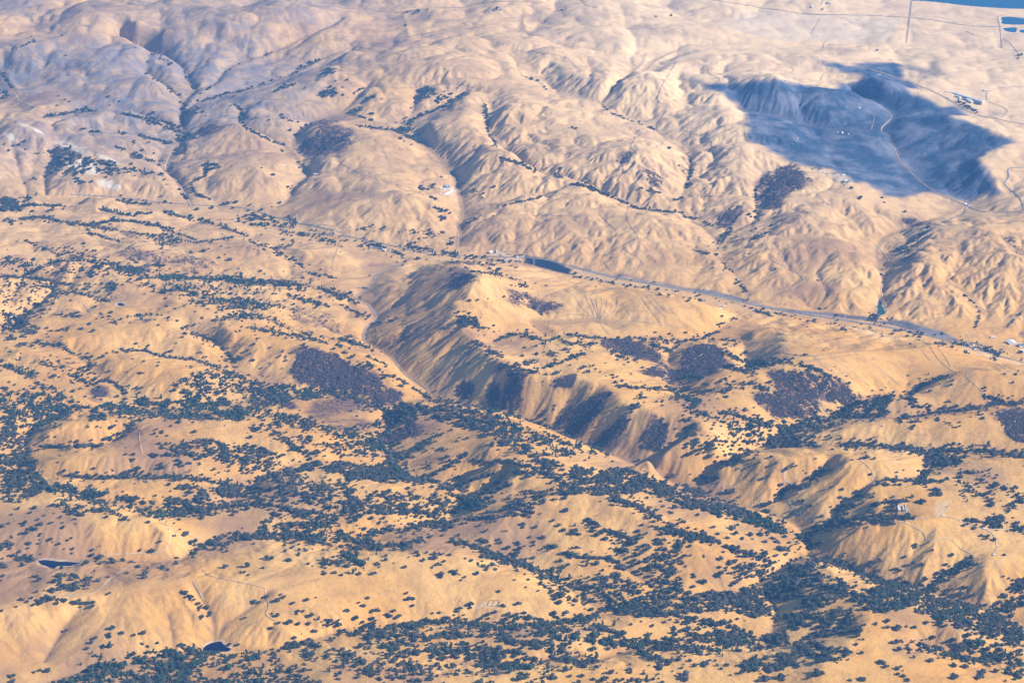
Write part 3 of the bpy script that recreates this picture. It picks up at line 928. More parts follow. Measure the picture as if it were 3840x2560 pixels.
b3 B 20 8|180,740 240,715
b3 B 14 5|230,670 290,650 360,620
b3 B 36 10|280,850 340,880 410,920
b3 P 110|430,900 650,880 680,930 440,1000
b3 B 30 7|300,940 440,990
b3 B 60 7|700,910 800,935 900,960 1080,1045
b3 S|290,800,6 360,800,5 425,857,4 745,895,4 660,985,3 830,870,4 880,750 1260,772 165,1077,5 300,1040,4 250,1045,4 480,1017,4 545,1110,6 440,1250,3 765,1060,3 1590,815 965,838
b3 B 36 9|0,1030 60,1020 140,1020
b3 B 72 20|0,1150 100,1190 50,1230
b3 B 14 6|60,1120 230,1110
b3 B 36 17|270,1130 310,1100 350,1060
b3 B 50 9|400,1060 500,1080 600,1110
b3 B 100 12|250,1270 350,1270 450,1310 600,1350
b3 B 20 14|90,1250 210,1300
b3 P 500|560,1480 640,1360 850,1310 1050,1280 1150,1230 1400,1150 1480,1150 1380,1210 1400,1280 1300,1300 1000,1370 850,1400 1000,1440 950,1500 800,1500 600,1500
b3 B 90 9|1010,1295 1150,1220 1300,1180 1450,1145
b3 B 180 13|1480,1305 1700,1270 1950,1240 2050,1230 2180,1200 2334,1200
b3 B 18 6|1480,1150 1600,1180
b3 B 16 10|1560,1200 1620,1230
b3 B 76 5|1560,1150 1640,1075 1830,1008
b3 B 30 9|2060,1150 2130,1170 2200,1180
b3 B 130 13|1080,1490 1330,1490 1700,1540
b3 B 150 14|1650,1540 1950,1520 2334,1560
b3 S|1830,1340,5 1870,1362,6 1740,1312,4 2050,1303,3 1570,1350,4 1575,1370,3 1895,1330,2 1630,1325 2260,1060
b3 P 120|0,1200 250,1290 560,1400 540,1568 0,1568
b3 B 30 7|70,1540 240,1450
b3 P 60|400,1300 620,1330 650,1400 560,1480 450,1400
c1 P 150|0,0 160,0 250,60 250,110 150,120 0,110
c1 P 190|0,110 280,130 340,200 300,250 200,300 100,330 0,280
c1 P 120|320,220 480,215 690,260 650,300 500,290 350,250
c1 B 80 7|440,140 640,165 780,155 950,150
c1 B 110 9|950,160 1200,155 1350,170 1560,205 1650,215
c1 B 14 10|880,120 960,90
c1 S|770,100,5 530,125,4 920,35,4 890,30,2 1110,70,9 1070,15,3 1225,45,5 1240,70,7 1300,65,6 1370,60,3 1350,35,5 1460,102,4 1495,130,3 1560,112,6 1520,42,3 1660,100,6 1690,130,6 1705,185,3 1210,70,3 730,130,3
c1 P 70|1400,0 1900,0 1950,60 1800,120 1600,110
c1 P 150|1930,100 2050,60 2334,50 2334,120 2100,110 1960,140
c1 B 76 15|1670,270 1780,180 1920,120
c1 P 170|1700,200 2000,140 2334,200 2334,420 2100,330 1750,330
c1 P 240|350,300 700,260 1000,290 1300,300 1600,320 1700,370 1400,430 1100,430 800,410 500,400 400,360
c1 P 110|1200,210 1650,230 1700,290 1350,310
c1 B 150 13|1050,420 1200,410 1400,380 1700,340 1900,350 2100,400
c1 P 190|1850,420 2050,370 2334,430 2334,600 1900,560 1700,560
c1 B 170 18|1310,690 1430,600 1550,620 1650,570 1900,570 2334,620
c1 S|305,415,4 260,445 430,465,2 510,445,3 520,470,2 360,465,2 290,475,4 340,470,2 165,480,5 235,510,5 445,500,5 140,540,2 185,540,4 75,565,4 15,495,3 60,470,2 75,410,3 350,590,5 405,610,2 490,570,2 465,585,2 270,605,3 270,580,2 195,600,6 90,620,3 440,645,2 500,645,4 490,675,2 630,655,3 630,690,3 685,620,3 190,645,3 820,420,3 850,440,3 185,685,3 280,545,4 240,370,3 215,400,3 450,385,3 495,400,3 370,400,2 350,350,3 415,430 125,370,2 100,450,2
c1 B 30 13|60,690 140,705 230,720
c1 B 16 14|0,640 60,620
c1 S|1090,590,3 1195,560,5 1270,550,6 1290,608,4 1040,663,4 960,653,2 1215,710,4 1200,745,7 565,757,3 590,742,2 690,710,5 660,725,4 690,740,3 770,732,7 840,725,2 900,735,7 940,765,5 1005,780,4 870,810,2 1000,820,4 990,840,2 1075,765,3 1110,780,5 1150,785,3 150,760,4 240,830,6 270,860,3 20,750,5 20,830,2 10,860,2 40,770,4 645,795,2 420,775
c1 P 42|330,930 380,820 500,815 640,830 630,900 560,920 420,930
c1 S|350,930,6 375,940,3 590,912,4 625,838,4 735,948,3 150,988,3 120,1035,3 190,1005,2 635,1010,2 635,1037 545,995,3 15,1070,4
c1 B 32 8|220,998 350,985 470,1010 600,1015
c1 S|450,1203,3 765,1180,5 745,1240,6 760,1305,8 710,1310,5 660,1255,3 625,1285,4 600,1325,2 640,1355,4 835,1222,2 920,1232,2 980,1222,3 965,1295,4 1015,1312,4 905,1370,4 875,1350 650,1375,2
c1 B 26 13|1250,935 1330,1000 1410,1050
c1 S|1260,945,4 1440,1095,9 1380,1115,3 1680,1112,4 1820,970,4 1765,1010,5 1910,960,5 1940,980,3 1990,1010,4 2095,992,3 2160,975,2 1860,1085,2 1900,1105,5 2030,1080,4 2080,1070,4 2130,1105,4 1980,1140,8 2040,1160,2 2110,1160,4 1850,1185,4 2150,1210,6 2265,1265,6 1550,770,4 1705,757,3 1800,775,2 1665,803,3 1695,820,3 1950,660,5 2040,686,4 2100,660,7 1850,712,7 1780,710,3 1980,728,5 2110,745,4 2210,800,7 2290,808,2 2225,815,3 1910,1150 1895,1000
c1 B 34 20|2230,1140 2290,1160 2334,1200
c1 B 20 11|2200,740 2280,735 2334,760
c1 P 330|340,1568 640,1450 900,1380 1150,1330 1230,1300 1400,1350 1750,1340 1900,1350 1850,1390 1450,1400 1300,1450 1350,1520 1700,1540 1800,1568
c1 P 90|1050,1420 1250,1380 1400,1500 1500,1568 1000,1568
c1 B 50 11|1950,1320 2080,1290 2200,1320
c1 S|1565,1302,4 1620,1305,4 690,1390,6 690,1430,6 650,1440,3 325,1475,6 75,1520,7 95,1550,4 275,1475,2 235,1487
c1 P 90|1300,1400 1900,1370 2334,1320 2334,1568 1700,1568
c2 P 460|0,60 150,70 350,80 500,150 740,200 750,250 500,200 0,160
c2 B 90 22|330,0 360,60 400,130
c2 B 70 22|0,200 40,260 100,330
c2 P 170|700,180 760,260 850,300 1080,290 1040,350 830,400 720,400 800,330
c2 B 46 13|700,100 780,50 850,0
c2 B 50 6|750,220 890,180 1050,130
c2 B 60 10|820,300 1000,250 1150,205
c2 S|795,160,5 600,90,4 1015,95,4 785,98,2 580,150,3 640,140,6 880,180,3 865,225,2
c2 B 26 9|900,30 970,60 1050,60
c2 B 70 9|1060,40 1200,60 1350,100
c2 B 70 9|1170,120 1400,130 1500,180
c2 P 170|1250,20 1500,60 1850,130 1700,170 1450,130
c2 P 560|1380,210 1550,190 1800,110 1950,90 2334,230 2334,340 2050,250 1850,280 1600,260 1450,290 1250,300
c2 P 180|0,330 250,250 500,260 780,300 700,400 450,380 200,360 0,450
c2 B 120 19|180,380 400,400 560,400 760,480
c2 B 36 10|0,390 150,370
c2 B 18 9|50,440 140,420
c2 B 84 17|480,500 600,470 700,470
c2 B 36 9|800,440 1050,430
c2 B 60 16|190,540 330,520 460,510
c2 B 50 20|0,560 60,580 200,600
c2 B 76 16|80,640 400,620 560,580
c2 B 26 13|200,600 280,650
c2 S|1000,395,5 600,560,9 800,552,5 1040,390,3 830,470,3 690,550,5
c2 P 50|1110,360 1200,290 1310,330 1350,430 1210,420
c2 S|1140,420,5 1150,300,6 1260,260,6 1390,320,4 1450,312,4 1530,295,5 1535,380,6 1840,340,4 1770,322,3 1950,350,7 1115,522,4 1245,480,2 1245,498,2 1290,565,4 990,585,6 960,585,2 1090,600,6 1210,605,6 1215,650,5 1190,680,6 1380,570,3 1325,603,3 1450,450,2 1480,480,4 1520,518,2 1580,520,5 1610,545,6 1580,640,2 1610,635,2 1635,635,2 1150,640,4 1255,625,2
c2 B 18 9|1400,620 1480,640
c2 B 26 10|1670,440 1750,480 1700,520
c2 B 56 16|1780,520 1900,540 1980,590
c2 S|2030,520,4 2090,540,3 2030,570,9 2160,590,8 2220,540,5 2000,400,2
c2 B 130 15|1840,300 2000,350 2150,420 2200,480 2334,540
c2 B 50 13|2150,480 2334,560
c2 S|2250,400,6 2330,460,6 2280,360,5 2200,350,4
c2 B 84 11|740,595 870,610 1000,660 1080,700
c2 B 130 18|950,690 1150,720 1280,760 1400,820 1500,860
c2 S|850,710,4 895,715,5 990,770,9 1060,780,5 920,820,7 940,745,4 780,805,8 760,800,4 680,820,6 820,858,4 845,835,3 660,750,6 690,677,5 630,680,4 630,710,3 535,690,5 560,725,4 585,670,2 515,670,2 460,700,2 430,772,3 360,740,2 305,720 245,745,5 255,770,3 220,810,5 50,765,6 620,770,3 700,730,3 740,685
c2 B 76 20|155,760 80,710 0,680
c2 S|1200,790,7 1210,760,3 1520,790,6 1550,750,8 1740,745,3 1715,660
c2 B 84 6|1500,675 1650,700 1800,710 1880,745 1950,790
c2 B 18 8|1870,650 1960,660
c2 P 150|1330,880 1600,840 1800,820 2000,800 2150,850 2100,950 1900,1000 1600,1030 1450,960
c2 S|1840,640,3 2090,650,6 2250,740,6 2290,690,4 2140,770,5 2120,830,6 2220,640,4
c2 P 90|1900,600 2334,580 2334,880 2150,880 1950,720
c2 P 40|2200,860 2334,860 2334,950 2150,950
c2 S|1360,885,6 1280,855,2 1350,930,4 1220,1023,4 1490,1025,3 1080,937,3 905,1040,8 800,1062,7 820,1050,4 840,1095,2 1105,1033,4 1060,1078,3 1195,1090,7 450,945,3 495,985,4 470,1000,4 490,1035,2 180,980,4 50,1062,5 150,1040,6 120,1013,2 240,1070,8 210,1060,3 340,1100,9 400,1105,5 110,1120,5 210,1120,5 580,1133,3 360,1070,3 125,1155,2 215,1150,4 1240,1080,5 620,1160,2
c2 B 18 9|1150,1100 1350,1120
c2 S|1460,1095,4 1010,1100,4 890,1140,5
c2 B 290 18|400,1170 500,1160 760,1140 1000,1175 1250,1175 1450,1155 1700,1120
c2 P 290|0,1190 180,1170 420,1160 900,1180 1000,1200 1200,1230 1450,1180 1600,1180 1640,1260 1500,1380 1300,1330 1000,1250 700,1260 400,1280 150,1260
c2 P 190|150,1280 800,1290 1300,1360 1400,1420 1300,1460 1000,1470 800,1400 450,1400 100,1360
c2 P 80|0,1330 200,1360 520,1400 560,1480 400,1540 100,1540 0,1450
c2 B 84 17|930,1450 1120,1440 1300,1450
c2 B 90 20|1450,1385 1650,1420 1750,1410
c2 P 200|1640,1180 1760,1160 1960,1240 2334,1250 2334,1330 2100,1340 1800,1300 1700,1290
c2 B 110 16|1700,1110 1850,1050 2000,1010 2100,970
c2 P 190|1850,1080 2000,990 2160,950 2240,960 2334,980 2334,1100 2050,1110
c2 B 56 20|2050,1340 2150,1400 2250,1430
c2 S|2130,1165,3 2270,1185,7 2090,1230,9 1980,1160,4 2280,1225,4 2050,1140,2
c2 P 64|500,1420 2334,1460 2334,1568 500,1568
c2 S|1390,1515,9 1450,1530,7 1240,1530,10 960,1540,3 540,1550,9 850,1480,8 1060,1500,6 270,1530,9
c3 P 380|0,240 150,270 350,340 480,400 720,490 740,570 500,480 250,410 0,360
c3 B 40 16|800,560 850,600 860,640
c3 P 66|0,500 150,540 280,600 250,620 30,590
c3 B 70 11|280,630 450,680 640,740
c3 S|310,570,5 340,505,7 205,500,5 465,550,4 535,550,8 405,580,3 365,545,2 570,600,5 625,575,3 660,600,5 465,660,7 565,678,5 650,690,3 145,690,3 20,690,2 55,690,2 250,710,6 260,830,12 80,830,8 130,870,8 360,880,3 20,765,4 480,575
c3 B 18 8|640,640 730,650
c3 P 46|330,700 640,780 560,870 400,860 280,800
c3 B 60 10|630,320 700,250 770,225 870,210
c3 B 30 8|860,170 920,130 970,105
c3 S|820,320,9 855,350,6 725,395,5 775,405,6 710,105,5 745,70,9 660,208,5 645,240,3 585,152,3 455,95,4 590,385,7 565,350,5 610,340,5 630,412,2 910,480,5 515,60,6 600,15,5 330,245,9 280,90,3 310,255,5 640,60,2
c3 B 46 12|300,65 360,45 420,30
c3 S|95,165,9 40,210,5 55,135,2 150,155,5
c3 B 26 10|180,185 240,150
c3 B 46 12|20,235 150,265
c3 B 150 11|820,560 920,520 1050,470 1200,440 1300,440 1550,435
c3 B 90 15|900,520 1050,460 1200,440
c3 P 40|1040,390 1080,340 1160,330 1180,360 1080,390
c3 B 30 9|1180,290 1240,270
c3 B 50 4|1290,345 1400,325 1560,320
c3 B 18 4|1290,350 1300,430
c3 S|1430,390,7 1450,350,5 1375,412,4 1630,320,9 1600,318,4 1585,440,3 1690,240,3 1745,245,3
c3 B 46 7|1380,170 1560,180 1680,195
c3 P 150|1640,0 1950,0 1900,60 1700,90 1680,180 1590,150 1680,70
c3 B 24 9|1600,200 1780,180
c3 S|1735,275,11 1760,265,4 1385,195,4 1400,210,2 1490,205,3 1340,205,3
c3 P 56|1850,100 2100,80 2334,250 2280,380 2100,350 1900,280
c3 P 64|2060,460 2150,410 2210,440 2170,500
c3 B 18 9|1930,450 2030,460
c3 B 18 9|2280,500 2334,500
c3 B 20 12|2290,270 2334,330
c3 S|1310,30,3 1160,30,4 1230,22,3 920,20,4 2230,385,5 1270,20,4
c3 S|920,610,8 935,600,3 1590,632,6 1350,717,3 1280,750,4 1300,745,2 1465,785,8 1680,600,2 1708,652,2 1915,480,3 2000,510,5 2065,550,8 2070,570,3 2195,688,3 1840,690,5 1185,745,6 1520,700,2 1645,748,3 1570,750,3
c3 B 130 14|1710,920 1780,830 1880,780 1990,725
c3 S|1920,910,7 2190,960,7 2050,1025,11 2210,1015,6 1630,895,5 1510,880,9 1570,900,5 2195,830
c3 P 44|2220,920 2300,850 2334,830 2334,950 2260,940
c3 B 380 22|880,725 1100,745 1300,850 1500,910 1700,985 1900,1030 2000,1070
c3 P 250|640,830 750,750 900,730 900,870 800,1000 650,1000 520,960 560,880
c3 P 90|860,800 1000,830 1150,900 1100,1000 950,1000 830,950
c3 P 230|1150,930 1400,900 1600,980 1500,1080 1250,1060 1180,1000
c3 P 360|1500,950 2000,1050 2334,1200 2334,1330 2100,1250 1800,1130 1600,1060
c3 B 140 20|2050,1140 2200,1060 2334,990
c3 P 290|0,960 200,940 440,950 660,1050 640,1110 450,1090 250,1060 0,1080
c3 B 30 14|430,925 500,940
c3 P 130|830,980 1100,1030 1200,1080 1200,1200 1000,1200 700,1180 680,1080
c3 P 66|530,1270 600,1200 700,1210 740,1260 620,1320 540,1330
c3 B 46 8|840,1250 1000,1230 1210,1205
c3 P 96|680,1270 900,1290 1000,1320 1150,1340 1150,1370 1000,1420 850,1400
c3 P 170|0,1120 160,1110 400,1170 540,1280 580,1350 350,1350 150,1280 0,1300
c3 P 120|360,1440 500,1400 750,1350 780,1440 600,1490 450,1470
c3 B 66 25|0,1320 120,1330 260,1340
c3 S|90,1445,5 160,1440,6 265,1463,2 305,1435,4 570,1535,9 520,1545,5 690,1525,10 870,1520,7 930,1500,7 800,1435,7 20,1500,4 30,1535,6 400,1500,6
c3 S|1400,1140,6 1450,1180,8 1390,1180,6 1320,1160,5 1560,1180,8 1470,1205,4 1660,1150,4 1780,1150,6 1730,1165,2 1570,1275,6 1710,1255,7 1455,1290,7 1500,1275,3 1530,1310,7 1240,1160,5 1210,1190,5 1190,1230,5 1220,1270,4 1190,1300,4 1225,1357,3 1550,1340,3 1480,1335,2
c3 B 150 12|1630,1300 1800,1360 2050,1410 2200,1400
c3 S|1690,1350,4 1700,1410,7 1340,1420,6 1370,1425,3 1480,1465,9 1400,1450,7 1500,1510,6 1540,1545,6 1850,1450,6 1940,1460,7 2050,1490,8 2130,1480,7 1850,1500,3 1865,1530,5 2230,1470,9 2280,1530,6 1220,1545,6 1140,1540,4 2300,1220,12 2300,1360,9 1580,1385 2040,1525,5 2210,1550,4 1130,1400,2
c3 P 120|1800,1250 2050,1280 2334,1380 2334,1568 2100,1420 1850,1330
'''
# polygons of low brush, burnt ground, bare pale ground.  'tile weight | polygon'
BRUSH = '''
b1 .9|2020,860 2130,835 2300,880 2400,930 2530,990 2610,1060 2700,1110 2750,1150 2700,1215 2580,1200 2400,1130 2200,1120 2050,1080 2000,1000
b1 .8|1880,1220 2000,1200 2010,1240 1950,1270
b1 .85|620,1110 680,1085 740,1130 700,1180 640,1170
b1 .9|1960,480 2000,490 2080,570 2020,560
b1 .4|640,190 900,130 1100,165 1300,200 1500,240 1600,320 1300,330 1100,250 800,230
b1 .35|830,30 1000,70 1020,120 880,130
b1 .4|1450,440 1700,470 1650,490 1450,470
b1 .35|2000,540 2334,620 2334,760 2100,700 1960,600
b1 .5|440,900 540,910 560,960 460,970
b1 .4|330,390 600,400 560,430 380,430
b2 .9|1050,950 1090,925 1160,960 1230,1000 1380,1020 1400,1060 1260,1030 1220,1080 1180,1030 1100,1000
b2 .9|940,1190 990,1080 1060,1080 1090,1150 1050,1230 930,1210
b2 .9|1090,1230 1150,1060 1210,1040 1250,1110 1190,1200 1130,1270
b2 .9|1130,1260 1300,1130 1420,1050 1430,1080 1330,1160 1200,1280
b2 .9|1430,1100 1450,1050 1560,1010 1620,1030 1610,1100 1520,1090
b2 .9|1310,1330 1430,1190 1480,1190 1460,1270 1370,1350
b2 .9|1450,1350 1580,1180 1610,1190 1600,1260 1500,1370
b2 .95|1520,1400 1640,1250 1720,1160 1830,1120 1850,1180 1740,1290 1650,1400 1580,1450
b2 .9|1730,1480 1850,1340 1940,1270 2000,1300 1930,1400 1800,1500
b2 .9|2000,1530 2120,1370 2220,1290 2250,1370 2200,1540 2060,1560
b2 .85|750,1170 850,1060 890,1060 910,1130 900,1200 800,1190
b2 .6|1620,1110 1680,1090 1660,1150 1630,1160
b2 .7|1690,1100 1760,1070 1750,1110 1700,1120
b2 .3|160,720 350,650 620,610 740,600 780,640 600,760 450,860 350,880 240,820
b2 .55|690,340 830,305 940,330 870,410 760,440
b2 .3|560,600 800,510 830,540 700,600
b2 .25|850,820 930,860 900,930 780,980 620,1080
b2 .5|1100,430 1250,440 1420,490 1530,520 1460,570 1350,620 1250,570 1130,490
b2 .8|1750,790 1850,760 2000,770 2130,830 2220,900 2150,920 1900,870 1780,820
b2 .65|1980,980 2200,930 2334,1000 2334,1060 2200,1060 2050,1030
b2 .75|370,1380 500,1340 570,1400 500,1450 350,1500 290,1470
b3 .9|0,850 120,805 220,800 260,850 280,910 300,960 200,1010 60,1030 0,1010
b3 .8|0,1060 90,1060 60,1120 0,1140
b3 .62|560,1010 700,970 780,960 900,1000 980,1040 1000,1110 930,1160 960,1250 1000,1290 700,1350 620,1330 570,1260 490,1180 490,1130 600,1130 620,1060
b3 .65|980,1030 1130,1080 1270,1160 1150,1220 960,1200 1000,1130
b3 .85|2130,1290 2240,1250 2400,1240 2400,1500 2250,1450 2200,1380
b3 .4|1770,1340 1850,1320 1900,1390 1820,1420
b3 .65|1900,1480 2000,1460 2040,1500 1950,1530
b3 .4|1570,1470 1650,1460 1680,1530
b3 .7|1480,170 1600,50 1660,20 1560,120 1500,180
b3 .5|1460,250 1540,190 1620,200 1520,280
b3 .5|950,320 1000,220 1010,240 970,340
b3 .45|720,130 760,150 730,170
b3 .5|1420,500 1560,420 1600,460 1500,520
b3 .45|1630,570 1720,560 1760,590 1660,600
b3 .5|1880,550 1980,540 1960,600 1900,600
b3 .5|2150,100 2250,60 2334,120 2334,230 2240,140
a3 .8|500,1350 510,1270 620,1170 760,1110 830,1180 820,1290 720,1320 640,1440 510,1420
a3 .65|840,1210 900,1220 870,1310
a3 .65|570,1490 650,1460 700,1500 620,1540
a3 .8|230,1500 330,1400 360,1360 410,1400 400,1480 290,1568 220,1540
a3 .65|90,1350 180,1280 220,1260 190,1330 110,1380
a3 .65|170,1430 210,1395 250,1430 200,1460
a3 .65|220,1220 300,1140 360,1130 280,1200
a3 .55|0,1020 70,1050 60,1150 80,1230 40,1300 0,1280
a3 .85|1480,1500 1540,1475 1640,1510 1660,1550 1520,1540
a3 .55|740,1500 980,1360 960,1400 780,1530
a3 .55|1080,1450 1130,1440 1130,1480
a3 .55|1020,1550 1100,1520 1160,1560
a3 .6|380,1040 430,1030 410,1080
a2 .65|1880,1100 1900,1030 1960,1020 2000,1060 1930,1100 1920,1190 1890,1190
a2 .8|2060,1170 2130,1150 2220,1260 2150,1280 2100,1260
a2 .75|2030,1310 2090,1310 2180,1360 2120,1380
a2 .6|310,1000 330,990 420,1050 320,1040
a2 .6|1340,750 1370,740 1430,790 1410,800
a2 .65|1420,850 1460,830 1490,860 1450,870
a2 .3|1250,1050 1300,990 1480,930 1590,980 1640,1030 1560,1110 1400,1060
a2 .5|1180,1160 1230,1180 1190,1250
a1 .75|1320,940 1350,880 1420,840 1500,860 1530,870 1420,930
a1 .7|1990,1030 2100,940 2250,870 2400,860 2420,960 2340,1040 2200,1060 2050,1060
a1 .65|2090,880 2250,800 2330,830 2150,900
a1 .75|1640,780 1670,730 1680,800 1650,840 1600,840
a1 .35|1480,740 1600,710 1640,740 1500,770
a1 .45|1830,950 1950,970 1950,990
a1 .3|800,640 860,600 960,600 1000,640 880,680
a1 .3|760,790 900,850 960,900 850,890
c2 .5|560,40 740,50 620,110 540,90
c3 .45|380,240 460,250 440,310 390,300
c3 .6|1840,970 1930,950 1950,1000 1870,1010
c3 .6|520,1150 570,1150 580,1210 520,1210
c3 .6|870,1180 940,1170 920,1230
c1 .35|310,1420 380,1380 420,1400 360,1470
'''
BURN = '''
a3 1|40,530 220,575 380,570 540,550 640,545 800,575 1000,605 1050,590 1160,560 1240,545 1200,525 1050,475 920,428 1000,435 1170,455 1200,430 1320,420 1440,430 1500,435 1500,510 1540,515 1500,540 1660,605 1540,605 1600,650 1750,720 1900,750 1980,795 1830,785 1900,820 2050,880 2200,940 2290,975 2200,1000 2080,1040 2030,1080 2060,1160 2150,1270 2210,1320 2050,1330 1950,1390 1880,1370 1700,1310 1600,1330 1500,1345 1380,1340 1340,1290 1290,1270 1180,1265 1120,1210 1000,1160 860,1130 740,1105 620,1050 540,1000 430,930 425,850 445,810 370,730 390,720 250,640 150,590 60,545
a3 .6|1500,435 1600,460 1750,500 1820,525 1650,500 1510,470
'''
PALE = '''
a1 .8|380,960 450,960 560,1010 600,1060 520,1040 400,1000
a1 .8|650,1060 760,1080 850,1130 780,1120 680,1090
a1 .8|440,1110 540,1090 680,1140 700,1180 600,1190 480,1150
a1 1|650,1230 760,1235 830,1265 800,1300 690,1290
a1 .8|20,900 60,900 130,950 130,980 60,960
a1 .7|110,810 160,850 270,890 300,920 200,890 130,850
a1 .7|500,1210 560,1220 540,1270 520,1260
a1 .4|950,920 1100,915 1150,890 1170,900 1120,930
a2 .5|690,1270 760,1275 820,1300 760,1340 680,1330
b2 .2|1560,290 1640,295 1750,325 2000,380 2334,440 2334,455 1950,405 1650,345 1550,335
b2 .4|1020,180 1250,195 1240,240 1130,245 1030,200
b3 .15|0,440 250,500 500,570 520,600 250,540 0,470
b3 .2|1000,650 1250,700 1450,760 1650,790 1560,780 1300,760 1180,700
b3 .2|1900,800 2100,860 2334,920 2334,960 2180,920 1900,840
a3 .6|1870,640 2040,690 2020,720 1880,670
a3 .5|1000,900 1180,910 1150,930 1030,920
a3 .6|920,1160 1010,1180 1130,1200 1180,1250 1100,1250 950,1190
c3 .4|1740,330 1830,330 1820,390 1740,440 1700,420
c3 .5|1480,340 1520,330 1540,380 1490,400
c2 .35|960,1010 1080,1010 1090,1050 900,1050
a3 .4|700,290 900,280 1400,300 1500,130 900,110 400,60 300,200
'''
